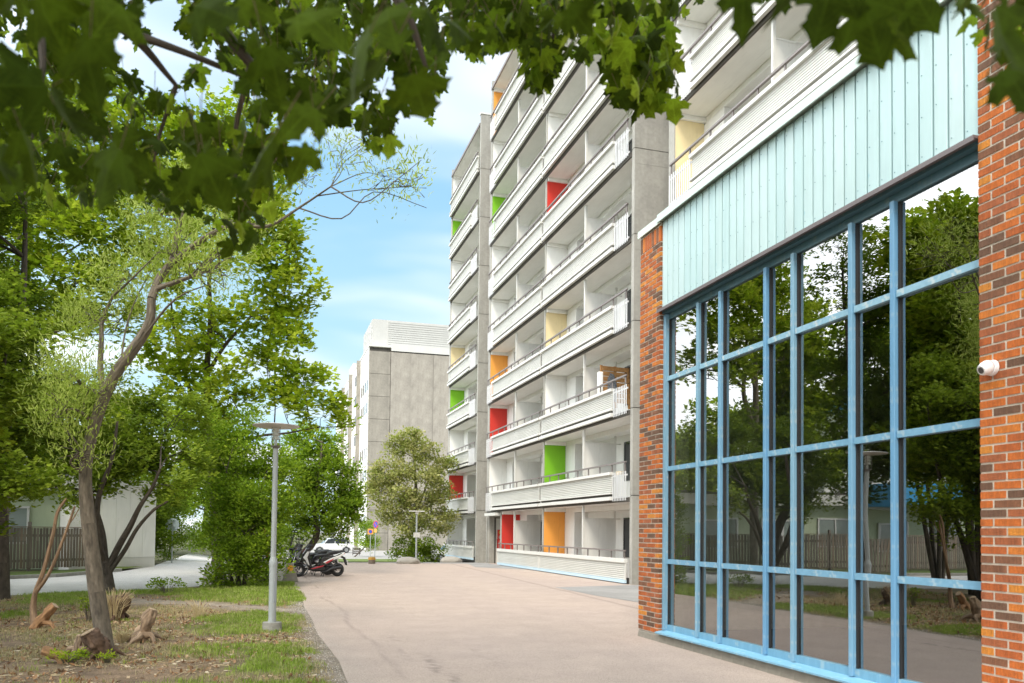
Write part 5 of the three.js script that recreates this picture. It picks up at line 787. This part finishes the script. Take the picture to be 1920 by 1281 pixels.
// ---------------------------------------------------------------- street furniture
{ // the lamp beside the yard
  const g = thing('street_lamp', 'pale grey park lamp with a wide disc top at the asphalt edge', 'street lamp', [0.19, 0, -13.72]);
  part(g, 'base_block', rough(new THREE.CylinderGeometry(0.145, 0.155, 0.16, 28, 4).translate(0, 0.06, 0), 0.004, 3), M.concrete);
  part(g, 'lower_post', new THREE.LatheGeometry([[0.062, 0.1], [0.064, 0.14], [0.059, 0.2], [0.059, 1.0], [0.066, 1.04], [0.066, 1.09], [0.043, 1.17]].map((p) => new THREE.Vector2(...p)), 24), M.galvanised);
  part(g, 'hatch', box(0.05, 0.34, 0.01, 0, 0.62, 0), std({ color: lin(0.34, 0.37, 0.40), roughness: 0.5 }), 0.036, 0, 0.047).rotation.y = 0.65;
  part(g, 'pole', cyl(0.042, 0.040, 1.73, 20, 0, 1.16, 0), M.galvanised);
  const y = 2.89, la = sub(g, 'lantern', 0, y, 0);
  part(la, 'collar', [cyl(0.05, 0.05, 0.03, 24), cyl(0.075, 0.075, 0.014, 24, 0, 0.03, 0)], M.rail);
  part(la, 'glass', new THREE.CylinderGeometry(0.066, 0.066, 0.29, 28, 1, true).translate(0, 0.19, 0), phys({ color: lin(0.9, 0.92, 0.9), transmission: 1, thickness: 0, roughness: 0.05, side: THREE.DoubleSide }));
  for (let i = 0; i < 3; i++) part(la, 'louvre', new THREE.CylinderGeometry(0.046, 0.062, 0.05, 24, 1, true).translate(0, 0.17 + i * 0.06, 0), std({ color: lin(0.85, 0.85, 0.82), side: THREE.DoubleSide }));
  part(la, 'bulb', new THREE.CapsuleGeometry(0.022, 0.05, 6, 12).translate(0, 0.09, 0), std({ color: lin(0.75, 0.76, 0.74), roughness: 0.3 }));
  for (let i = 0; i < 3; i++) { const a = i * 2.094 + 0.5; part(la, 'stay', box(0.008, 0.3, 0.008, Math.cos(a) * 0.072, 0.19, Math.sin(a) * 0.072), M.rail); }
  part(g, 'disc', new THREE.LatheGeometry([[0, 0.0], [0.33, 0.0], [0.365, 0.012], [0.36, 0.022], [0.2, 0.045], [0, 0.06]].map((p) => new THREE.Vector2(...p)), 48).translate(0, 3.235, 0), std({ color: lin(0.60, 0.58, 0.57), roughness: 0.55, side: THREE.DoubleSide }));
}
const pole = (g, h, r, mat = M.galvanised) => part(g, 'post', cyl(r, r, h, 12, 0, -0.05, 0), mat);
const disc = (r, d = 0.012) => new THREE.CylinderGeometry(r, r, d, 36).rotateX(Math.PI / 2);
{ // far lamp with a white plate
  const p = I(780, 1059, 41.2), g = thing('street_lamp', 'slim far lamp post with flat head and small white plate', 'street lamp', [p.x, groundY(p.x, -p.z) , p.z]);
  pole(g, 2.65, 0.045); part(g, 'head', [box(0.75, 0.05, 0.3, 0, 2.60, 0), cyl(0.09, 0.09, 0.12, 16, 0, 2.46, 0)], M.greyPanel); part(g, 'plate', box(0.32, 0.24, 0.02, 0, 1.42, 0.055), M.whiteMetal);
}
const signBlue = std({ color: lin(0.03, 0.11, 0.55), roughness: 0.4 }), signRed = std({ color: lin(0.62, 0.03, 0.05), roughness: 0.4 }), signOrange = std({ color: lin(0.85, 0.42, 0.10), roughness: 0.4 }), signBack = std({ color: lin(0.36, 0.43, 0.45), roughness: 0.5 });
{
  const p = I(694, 1040, 64), g = thing('parking_sign', 'square orange sign with a blue roundel on a thin pole', 'sign', [p.x, groundY(p.x, -p.z), p.z]); g.rotation.y = -YAW;
  pole(g, 2.2, 0.03); part(g, 'board', box(0.42, 0.42, 0.02, 0, 2.2, 0.04), signOrange); part(g, 'ring', disc(0.15), signRed, 0, 2.2, 0.056); part(g, 'roundel', disc(0.12), signBlue, 0, 2.2, 0.064);
  const q = I(702, 1046, 60), h = thing('no_parking_sign', 'tall leaning pole with round blue sign ringed red over a small orange plate', 'sign', [q.x, groundY(q.x, -q.z), q.z]); h.rotation.set(0, -YAW - 0.7, -0.05);
  pole(h, 2.95, 0.03); part(h, 'ring', disc(0.27), signRed, 0, 2.72, 0.045); part(h, 'roundel', disc(0.21), signBlue, 0, 2.72, 0.053); const sl = part(h, 'bar', box(0.4, 0.06, 0.008), signRed, 0, 2.72, 0.061); sl.rotation.z = -0.78; part(h, 'plate', box(0.28, 0.26, 0.015, 0, 2.28, 0.045), signOrange);
}
{
  const p = I(697, 1060, 40.2), g = thing('bollard', 'short brown bollard with an orange band at the brow of the yard', 'bollard', [p.x, groundY(p.x, -p.z), p.z]);
  part(g, 'body', cyl(0.17, 0.17, 0.34, 24, 0, -0.05, 0), std({ color: lin(0.22, 0.17, 0.13), roughness: 0.7 })); part(g, 'band', cyl(0.176, 0.176, 0.11, 24, 0, 0.20, 0), std({ color: lin(0.62, 0.33, 0.05), roughness: 0.5 })); part(g, 'cap', cyl(0.16, 0.12, 0.04, 24, 0, 0.312, 0), std({ color: lin(0.45, 0.3, 0.12) }));
}
{
  const g = thing('round_sign', 'round traffic sign seen from behind on a post in the lane', 'sign', [-3.95, 0, -41.5]); g.rotation.y = -0.2;
  pole(g, 2.0, 0.032); part(g, 'plate', disc(0.30), signBack, 0, 1.78, 0.045); part(g, 'bracket', [box(0.05, 0.34, 0.03, 0, 1.78, 0.066), box(0.18, 0.03, 0.03, 0, 1.68, 0.066), box(0.18, 0.03, 0.03, 0, 1.88, 0.066)], M.steel);
}
for (const [x, s, l] of [[0.72, 26.6, 'concrete barrier with an orange reflector at the corner of the shrub'], [-1.25, 25.3, 'concrete barrier with an orange reflector beside the lane']]) {
  const g = thing('concrete_barrier', l, 'barrier', [x, 0, -s], 'concrete barriers'); g.rotation.y = 0.35;
  part(g, 'block', rough(prism([[-0.26, -0.03], [0.28, -0.03], [0.17, 0.36], [0.08, 0.60], [-0.10, 0.60], [-0.18, 0.36]], 0.9, 0.03), 0.004, 7), M.concreteTan); part(g, 'reflector', disc(0.09), std({ color: lin(0.85, 0.36, 0.02), roughness: 0.3 }), -0.01, 0.44, 0.457);
}
for (const [u, v, t, r, l] of [[765, 1057, 41, 0.5, 'low rounded boulder beside the far lamp post'], [846, 1048, 44, 0.5, 'grey boulder below the far unit']]) { const p = I(u, v, t), g = new THREE.IcosahedronGeometry(r, 4); rough(g, 0.10, 17, 2); g.scale(1.1, 0.55, 0.8); const m = tagged('boulder', l, 'boulder', g, M.concreteTan, 'boulders'); m.position.set(p.x, groundY(p.x, -p.z) + 0.08, p.z); }
// ---------------------------------------------------------------- scooters: nose towards -x
function wheel(g, x, y, r, w, name = 'wheel') {
  const q = sub(g, name, x, y, 0); part(q, 'tyre', new THREE.TorusGeometry(r - w * 0.5, w * 0.5, 12, 32), M.black);
  const sp = [new THREE.TorusGeometry(r - w * 1.02, 0.014, 8, 28).toNonIndexed(), new THREE.CylinderGeometry(0.04, 0.04, 0.1, 16).rotateX(Math.PI / 2).toNonIndexed()]; for (let i = 0; i < 6; i++) sp.push(new THREE.BoxGeometry(0.022, r - w, 0.03).translate(0, (r - w) / 2, 0).rotateZ(i * 1.0472).toNonIndexed()); part(q, 'rim', sp, M.chrome); return q;
}
function scooter(label, x, s, turn, lean, o) {
  const g = thing('scooter', label, 'scooter', [x, 0, -s], 'parked scooters'); g.rotation.set(0, turn, 0); const R = 0.235, wb = 1.34;
  const main = o.main, acc = o.accent;
  wheel(g, 0, R, R, 0.115); wheel(g, wb, R, R, 0.125);
  part(g, 'fork', [tube([V(0.0, R, 0.075), V(0.17, 0.62, 0.06), V(0.27, 0.92, 0.03)], 0.02, 8), tube([V(0.0, R, -0.075), V(0.17, 0.62, -0.06), V(0.27, 0.92, -0.03)], 0.02, 8)], M.black);
  part(g, 'front_fender', prism([[-0.22, 0.40], [-0.08, 0.52], [0.12, 0.53], [0.24, 0.40], [0.18, 0.42], [0.02, 0.47], [-0.1, 0.44]], 0.15, 0.02), main);
  part(g, 'front_shield', prism([[0.02, 0.56], [0.10, 0.80], [0.22, 0.98], [0.34, 1.02], [0.36, 0.93], [0.33, 0.72], [0.42, 0.40], [0.46, 0.30], [0.33, 0.30], [0.24, 0.52]], 0.34, 0.05), main);
  part(g, 'side_flash', [prism([[0.10, 0.66], [0.24, 0.86], [0.33, 0.88], [0.26, 0.66], [0.34, 0.40], [0.30, 0.40], [0.20, 0.56]], 0.355, 0.02)], acc[0]);
  part(g, 'headlight', prism([[0.03, 0.60], [0.12, 0.82], [0.17, 0.80], [0.1, 0.6]], 0.22, 0.02), phys({ color: lin(0.5, 0.52, 0.55), roughness: 0.1, clearcoat: 1 }));
  part(g, 'floorboard', prism([[0.33, 0.22], [0.42, 0.34], [0.78, 0.36], [0.92, 0.30], [0.86, 0.2]], 0.32, 0.03), M.black);
  part(g, 'floor_trim', prism([[0.36, 0.27], [0.52, 0.33], [0.85, 0.40], [0.80, 0.35], [0.5, 0.27]], 0.335, 0.01), acc[1]);
  part(g, 'under_seat', prism([[0.66, 0.36], [0.72, 0.62], [0.80, 0.70], [1.30, 0.72], [1.46, 0.80], [1.40, 0.66], [1.14, 0.50], [0.92, 0.38]], 0.29, 0.04), main);
  part(g, 'tail_panel', prism([[0.80, 0.50], [1.06, 0.64], [1.36, 0.74], [1.55, 0.84], [1.53, 0.77], [1.36, 0.64], [1.06, 0.53], [0.90, 0.44]], 0.31, 0.02), acc[0]);
  part(g, 'tail_stripe', prism([[0.84, 0.47], [1.02, 0.57], [1.20, 0.63], [1.12, 0.56], [0.96, 0.46]], 0.318, 0.01), acc[1]);
  part(g, 'seat', prism([[0.52, 0.70], [0.60, 0.76], [0.80, 0.78], [0.95, 0.78], [1.0, 0.86], [1.2, 0.90], [1.44, 0.90], [1.46, 0.84], [1.3, 0.78], [0.9, 0.70], [0.66, 0.66]], 0.26, 0.045), M.black);
  part(g, 'engine', [prism([[0.78, 0.18], [0.86, 0.36], [1.1, 0.38], [1.42, 0.30], [1.44, 0.2], [1.1, 0.13], [0.9, 0.12]], 0.14, 0.03).translate(0, 0, -0.1), cyl(0.09, 0.09, 0.2, 20).rotateX(Math.PI / 2).translate(0.98, 0.25, -0.1)], M.black);
  part(g, 'exhaust', tube([V(0.72, 0.16, 0.10), V(0.95, 0.2, 0.14), V(1.1, 0.27, 0.15), V(1.46, 0.33, 0.15)], [0.018, 0.02, 0.06, 0.058], 14), std({ color: lin(0.05, 0.05, 0.052), roughness: 0.35, metalness: 0.6 }));
  part(g, 'rear_fender', prism([[1.44, 0.74], [1.60, 0.66], [1.68, 0.38], [1.62, 0.40], [1.54, 0.62], [1.40, 0.68]], 0.13, 0.01), M.black);
  part(g, 'number_plate', box(0.015, 0.16, 0.2, 1.675, 0.48, 0), M.greyPanel); part(g, 'tail_light', box(0.05, 0.05, 0.16, 1.545, 0.80, 0), signRed);
  part(g, 'stand', [tube([V(0.86, 0.16, 0.1), V(0.80, 0.0, 0.17)], 0.013, 6, false), tube([V(0.86, 0.16, -0.1), V(0.80, 0.0, -0.17)], 0.013, 6, false)], M.black);
  const hb = sub(g, 'handlebar', 0.32, 1.03, 0); part(hb, 'bar', tube([V(0.10, 0.05, -0.36), V(0.02, 0.05, -0.16), V(0, 0, 0), V(0.02, 0.05, 0.16), V(0.10, 0.05, 0.36)], 0.016, 8), M.black); part(hb, 'cowl', prism([[-0.12, -0.08], [-0.02, 0.08], [0.1, 0.07], [0.06, -0.06]], 0.26, 0.03), M.black);
  for (const z of [-0.3, 0.3]) { part(hb, 'mirror_stem', tube([V(0.05, 0.05, z * 0.8), V(0.0, 0.16, z), V(0.02, 0.22, z * 1.1)], 0.008, 6), M.black); part(hb, 'mirror', new THREE.SphereGeometry(0.06, 14, 8).scale(0.35, 0.75, 1.15), M.black, 0.03, 0.24, z * 1.2); }
  if (o.screen) part(g, 'windscreen', prism([[0.02, 1.0], [0.10, 1.34], [0.16, 1.45], [0.18, 1.44], [0.14, 1.3], [0.07, 1.0]], 0.38, 0.008), phys({ color: lin(0.03, 0.03, 0.035), roughness: 0.1, clearcoat: 1 }));
  return g;
}
const paintWhite = phys({ color: lin(0.72, 0.72, 0.71), roughness: 0.3, clearcoat: 0.7 }), paintRed = phys({ color: lin(0.50, 0.015, 0.03), roughness: 0.3, clearcoat: 0.7 }), paintGrey = phys({ color: lin(0.20, 0.21, 0.23), roughness: 0.35, clearcoat: 0.6 });
scooter('black scooter with red and white side flashes, nearest of the parked scooters', 1.24, 29.35, 0.16, 0, { main: M.blackGloss, accent: [paintWhite, paintRed] });
scooter('black and grey scooter close behind the red flashed one', 1.0, 30.2, 0.2, 0, { main: M.blackGloss, accent: [paintGrey, paintWhite] });
scooter('dark scooter with a tall smoked windscreen, farthest of the row', 0.95, 31.2, 0.12, 0, { main: M.blackGloss, accent: [paintGrey, paintGrey], screen: true });
function bicycle(label, x, y, s, turn, mat, lean = 0) {
  const g = thing('bicycle', label, 'bicycle', [x, y, -s]); g.rotation.set(lean, turn, 0); const R = 0.34;
  for (const q of [0, 1.05]) { const w = sub(g, 'wheel', q, R, 0); part(w, 'tyre', new THREE.TorusGeometry(R - 0.02, 0.018, 8, 40), M.black); const sp = [new THREE.TorusGeometry(R - 0.045, 0.008, 6, 40).toNonIndexed()]; for (let i = 0; i < 14; i++) sp.push(new THREE.BoxGeometry(0.003, R - 0.05, 0.003).translate(0, (R - 0.05) / 2, 0).rotateZ(i * 0.4488).toNonIndexed()); part(w, 'spokes', sp, M.chrome); }
  part(g, 'frame', [[0.18, 0.78, 0.45, 0.32], [0.18, 0.78, 0.62, 0.74], [0.45, 0.32, 0.64, 0.82], [0.45, 0.32, 1.05, R], [0.62, 0.74, 1.05, R], [0, R, 0.2, 0.9]].map(([a, b, c, d]) => tube([V(a, b, 0), V(c, d, 0)], 0.016, 8, false)), mat);
  part(g, 'handlebar', tube([V(0.16, 0.98, -0.28), V(0.2, 1.0, -0.1), V(0.2, 0.92, 0), V(0.2, 1.0, 0.1), V(0.16, 0.98, 0.28)], 0.012, 7), M.black); part(g, 'saddle', prism([[0.54, 0.86], [0.56, 0.92], [0.82, 0.93], [0.82, 0.86], [0.68, 0.84]], 0.13, 0.03), M.black);
  return g;
}
bicycle('silver bicycle parked at the head of the scooter row', 0.75, 0, 29.0, 0.9, M.chrome);
bicycle('white bicycle behind the scooters, half hidden by leaves', 0.5, 0, 31.2, 0.5, paintWhite);
bicycle('dark bicycle on the balcony with the green wall', XM + 0.42, FH, 30.4, 1.35, M.black);
{ // red and white post by the bikes
  const g = thing('warning_post', 'red and white warning post behind the bicycles', 'post', [0.25, 0, -33.2]); for (let i = 0; i < 6; i++) part(g, 'band', cyl(0.06, 0.06, 0.24, 14, 0, i * 0.24, 0), i % 2 ? paintWhite : signRed); part(g, 'board', box(0.5, 0.3, 0.02, 0, 1.62, 0.02), signRed);
}
// ---------------------------------------------------------------- parked cars in the far street
function car(label, x, s, turn, paint) {
  const g = thing('parked_car', label, 'car', [x, groundY(x, s), -s], 'cars in the far street'); g.rotation.y = turn;
  part(g, 'body', prism([[-2.1, 0.32], [-2.12, 0.62], [-1.95, 0.80], [-1.0, 0.93], [1.75, 0.95], [2.08, 0.86], [2.12, 0.5], [2.05, 0.30], [1.75, 0.28], [1.62, 0.5], [1.3, 0.62], [0.98, 0.5], [0.88, 0.28], [-0.95, 0.28], [-1.05, 0.5], [-1.35, 0.62], [-1.66, 0.5], [-1.78, 0.3]], 1.72, 0.06), paint);
  part(g, 'cabin', prism([[-1.05, 0.92], [-0.45, 1.40], [-0.2, 1.46], [1.0, 1.46], [1.35, 1.38], [1.78, 0.94]], 1.5, 0.09), M.window);
  part(g, 'roof', prism([[-0.5, 1.40], [-0.2, 1.49], [1.0, 1.49], [1.4, 1.39], [1.3, 1.38], [-0.4, 1.38]], 1.44, 0.02), paint);
  for (const px of [-0.78, 0.3, 1.42]) part(g, 'pillar', tube([V(px - 0.14, 0.93, 0.76), V(px + (px < 0 ? 0.26 : px > 1 ? -0.14 : -0.1), 1.42, 0.68)], 0.035, 6, false), paint), part(g, 'pillar', tube([V(px - 0.14, 0.93, -0.76), V(px + (px < 0 ? 0.26 : px > 1 ? -0.14 : -0.1), 1.42, -0.68)], 0.035, 6, false), paint);
  for (const wx of [-1.35, 1.3]) for (const z of [-0.78, 0.78]) { const w = sub(g, 'wheel', wx, 0.31, z); part(w, 'tyre', new THREE.TorusGeometry(0.24, 0.075, 10, 28), M.black); part(w, 'rim', new THREE.CylinderGeometry(0.2, 0.2, 0.1, 20).rotateX(Math.PI / 2), M.chrome); }
  for (const z of [-0.62, 0.62]) { part(g, 'headlight', box(0.08, 0.12, 0.32, -2.08, 0.7, z), M.chrome); part(g, 'tail_light', box(0.06, 0.14, 0.26, 2.10, 0.76, z), signRed); }
}
{ const a = I(622, 1040, 84), b = I(838, 1040, 62); car('white car across the street behind the scooters', a.x, -a.z, 0.1, paintWhite); car('white car half hidden under the flowering linden', b.x + 0.6, -b.z, 0.1, paintWhite);  }
{ // low timber fence by the far lawn
  const p = I(668, 1030, 76), g = thing('timber_rail', 'short dark timber rail left of the parking signs', 'fence', [p.x, groundY(p.x, -p.z), p.z]); g.scale.setScalar(0.62); const w = std({ color: lin(0.10, 0.085, 0.07), map: Twood });
  for (const x of [-0.5, 0.45]) part(g, 'post', box(0.09, 1.25, 0.09, x, 0.55, 0), w); for (let i = 0; i < 4; i++) part(g, 'board', box(1.2, 0.14, 0.03, 0.05, 0.3 + i * 0.25, 0.062), w);
}
// ---------------------------------------------------------------- things kept on the balconies
{
  const y = 2 * FH + 0.02, g = thing('pallet', 'upright wooden pallet board with grey cloth on a white balcony', 'pallet', [XM + 0.55, y, -26.95]), wm = std({ color: lin(0.62, 0.33, 0.12), map: Twood }); g.rotation.set(-0.08, 0.1, 0);
  for (let i = 0; i < 7; i++) part(g, 'slat', bevelBox(1.1, 0.16, 0.025, 0.004), wm, 0.25, 0.75 + i * 0.19, 0); for (const x of [-0.3, 0.25, 0.8]) part(g, 'batten', bevelBox(0.09, 1.5, 0.05, 0.005), wm, x, 1.25, -0.04);
  part(g, 'cloth', prism([[-0.12, 0.7], [-0.1, 1.5], [0.02, 1.72], [0.16, 1.68], [0.26, 1.3], [0.24, 0.7]], 0.03, 0.01), std({ color: lin(0.36, 0.38, 0.42), map: texture(128, (u, v) => hash2(Math.floor(u * 32), Math.floor(v * 32), 9) > 0.5 ? 0.9 : 0.45, true, 3) }), 0, 0, 0.035);
  const m = thing('mattress', 'white mattress edge standing beside the pallet board', 'mattress', [XM + 0.12, y, -26.9]); part(m, 'pad', bevelBox(0.16, 1.5, 0.2, 0.03), M.whiteWall, 0, 0.95, 0);
  const c = tagged('cushion', 'beige cushion lying on the balustrade of the green walled bay', 'cushion', bevelBox(0.16, 0.12, 0.36, 0.04), std({ color: lin(0.62, 0.52, 0.36) })); c.position.set(XM + 0.02, FH + 0.80, -24.95);
}
renderer.render(scene, camera);
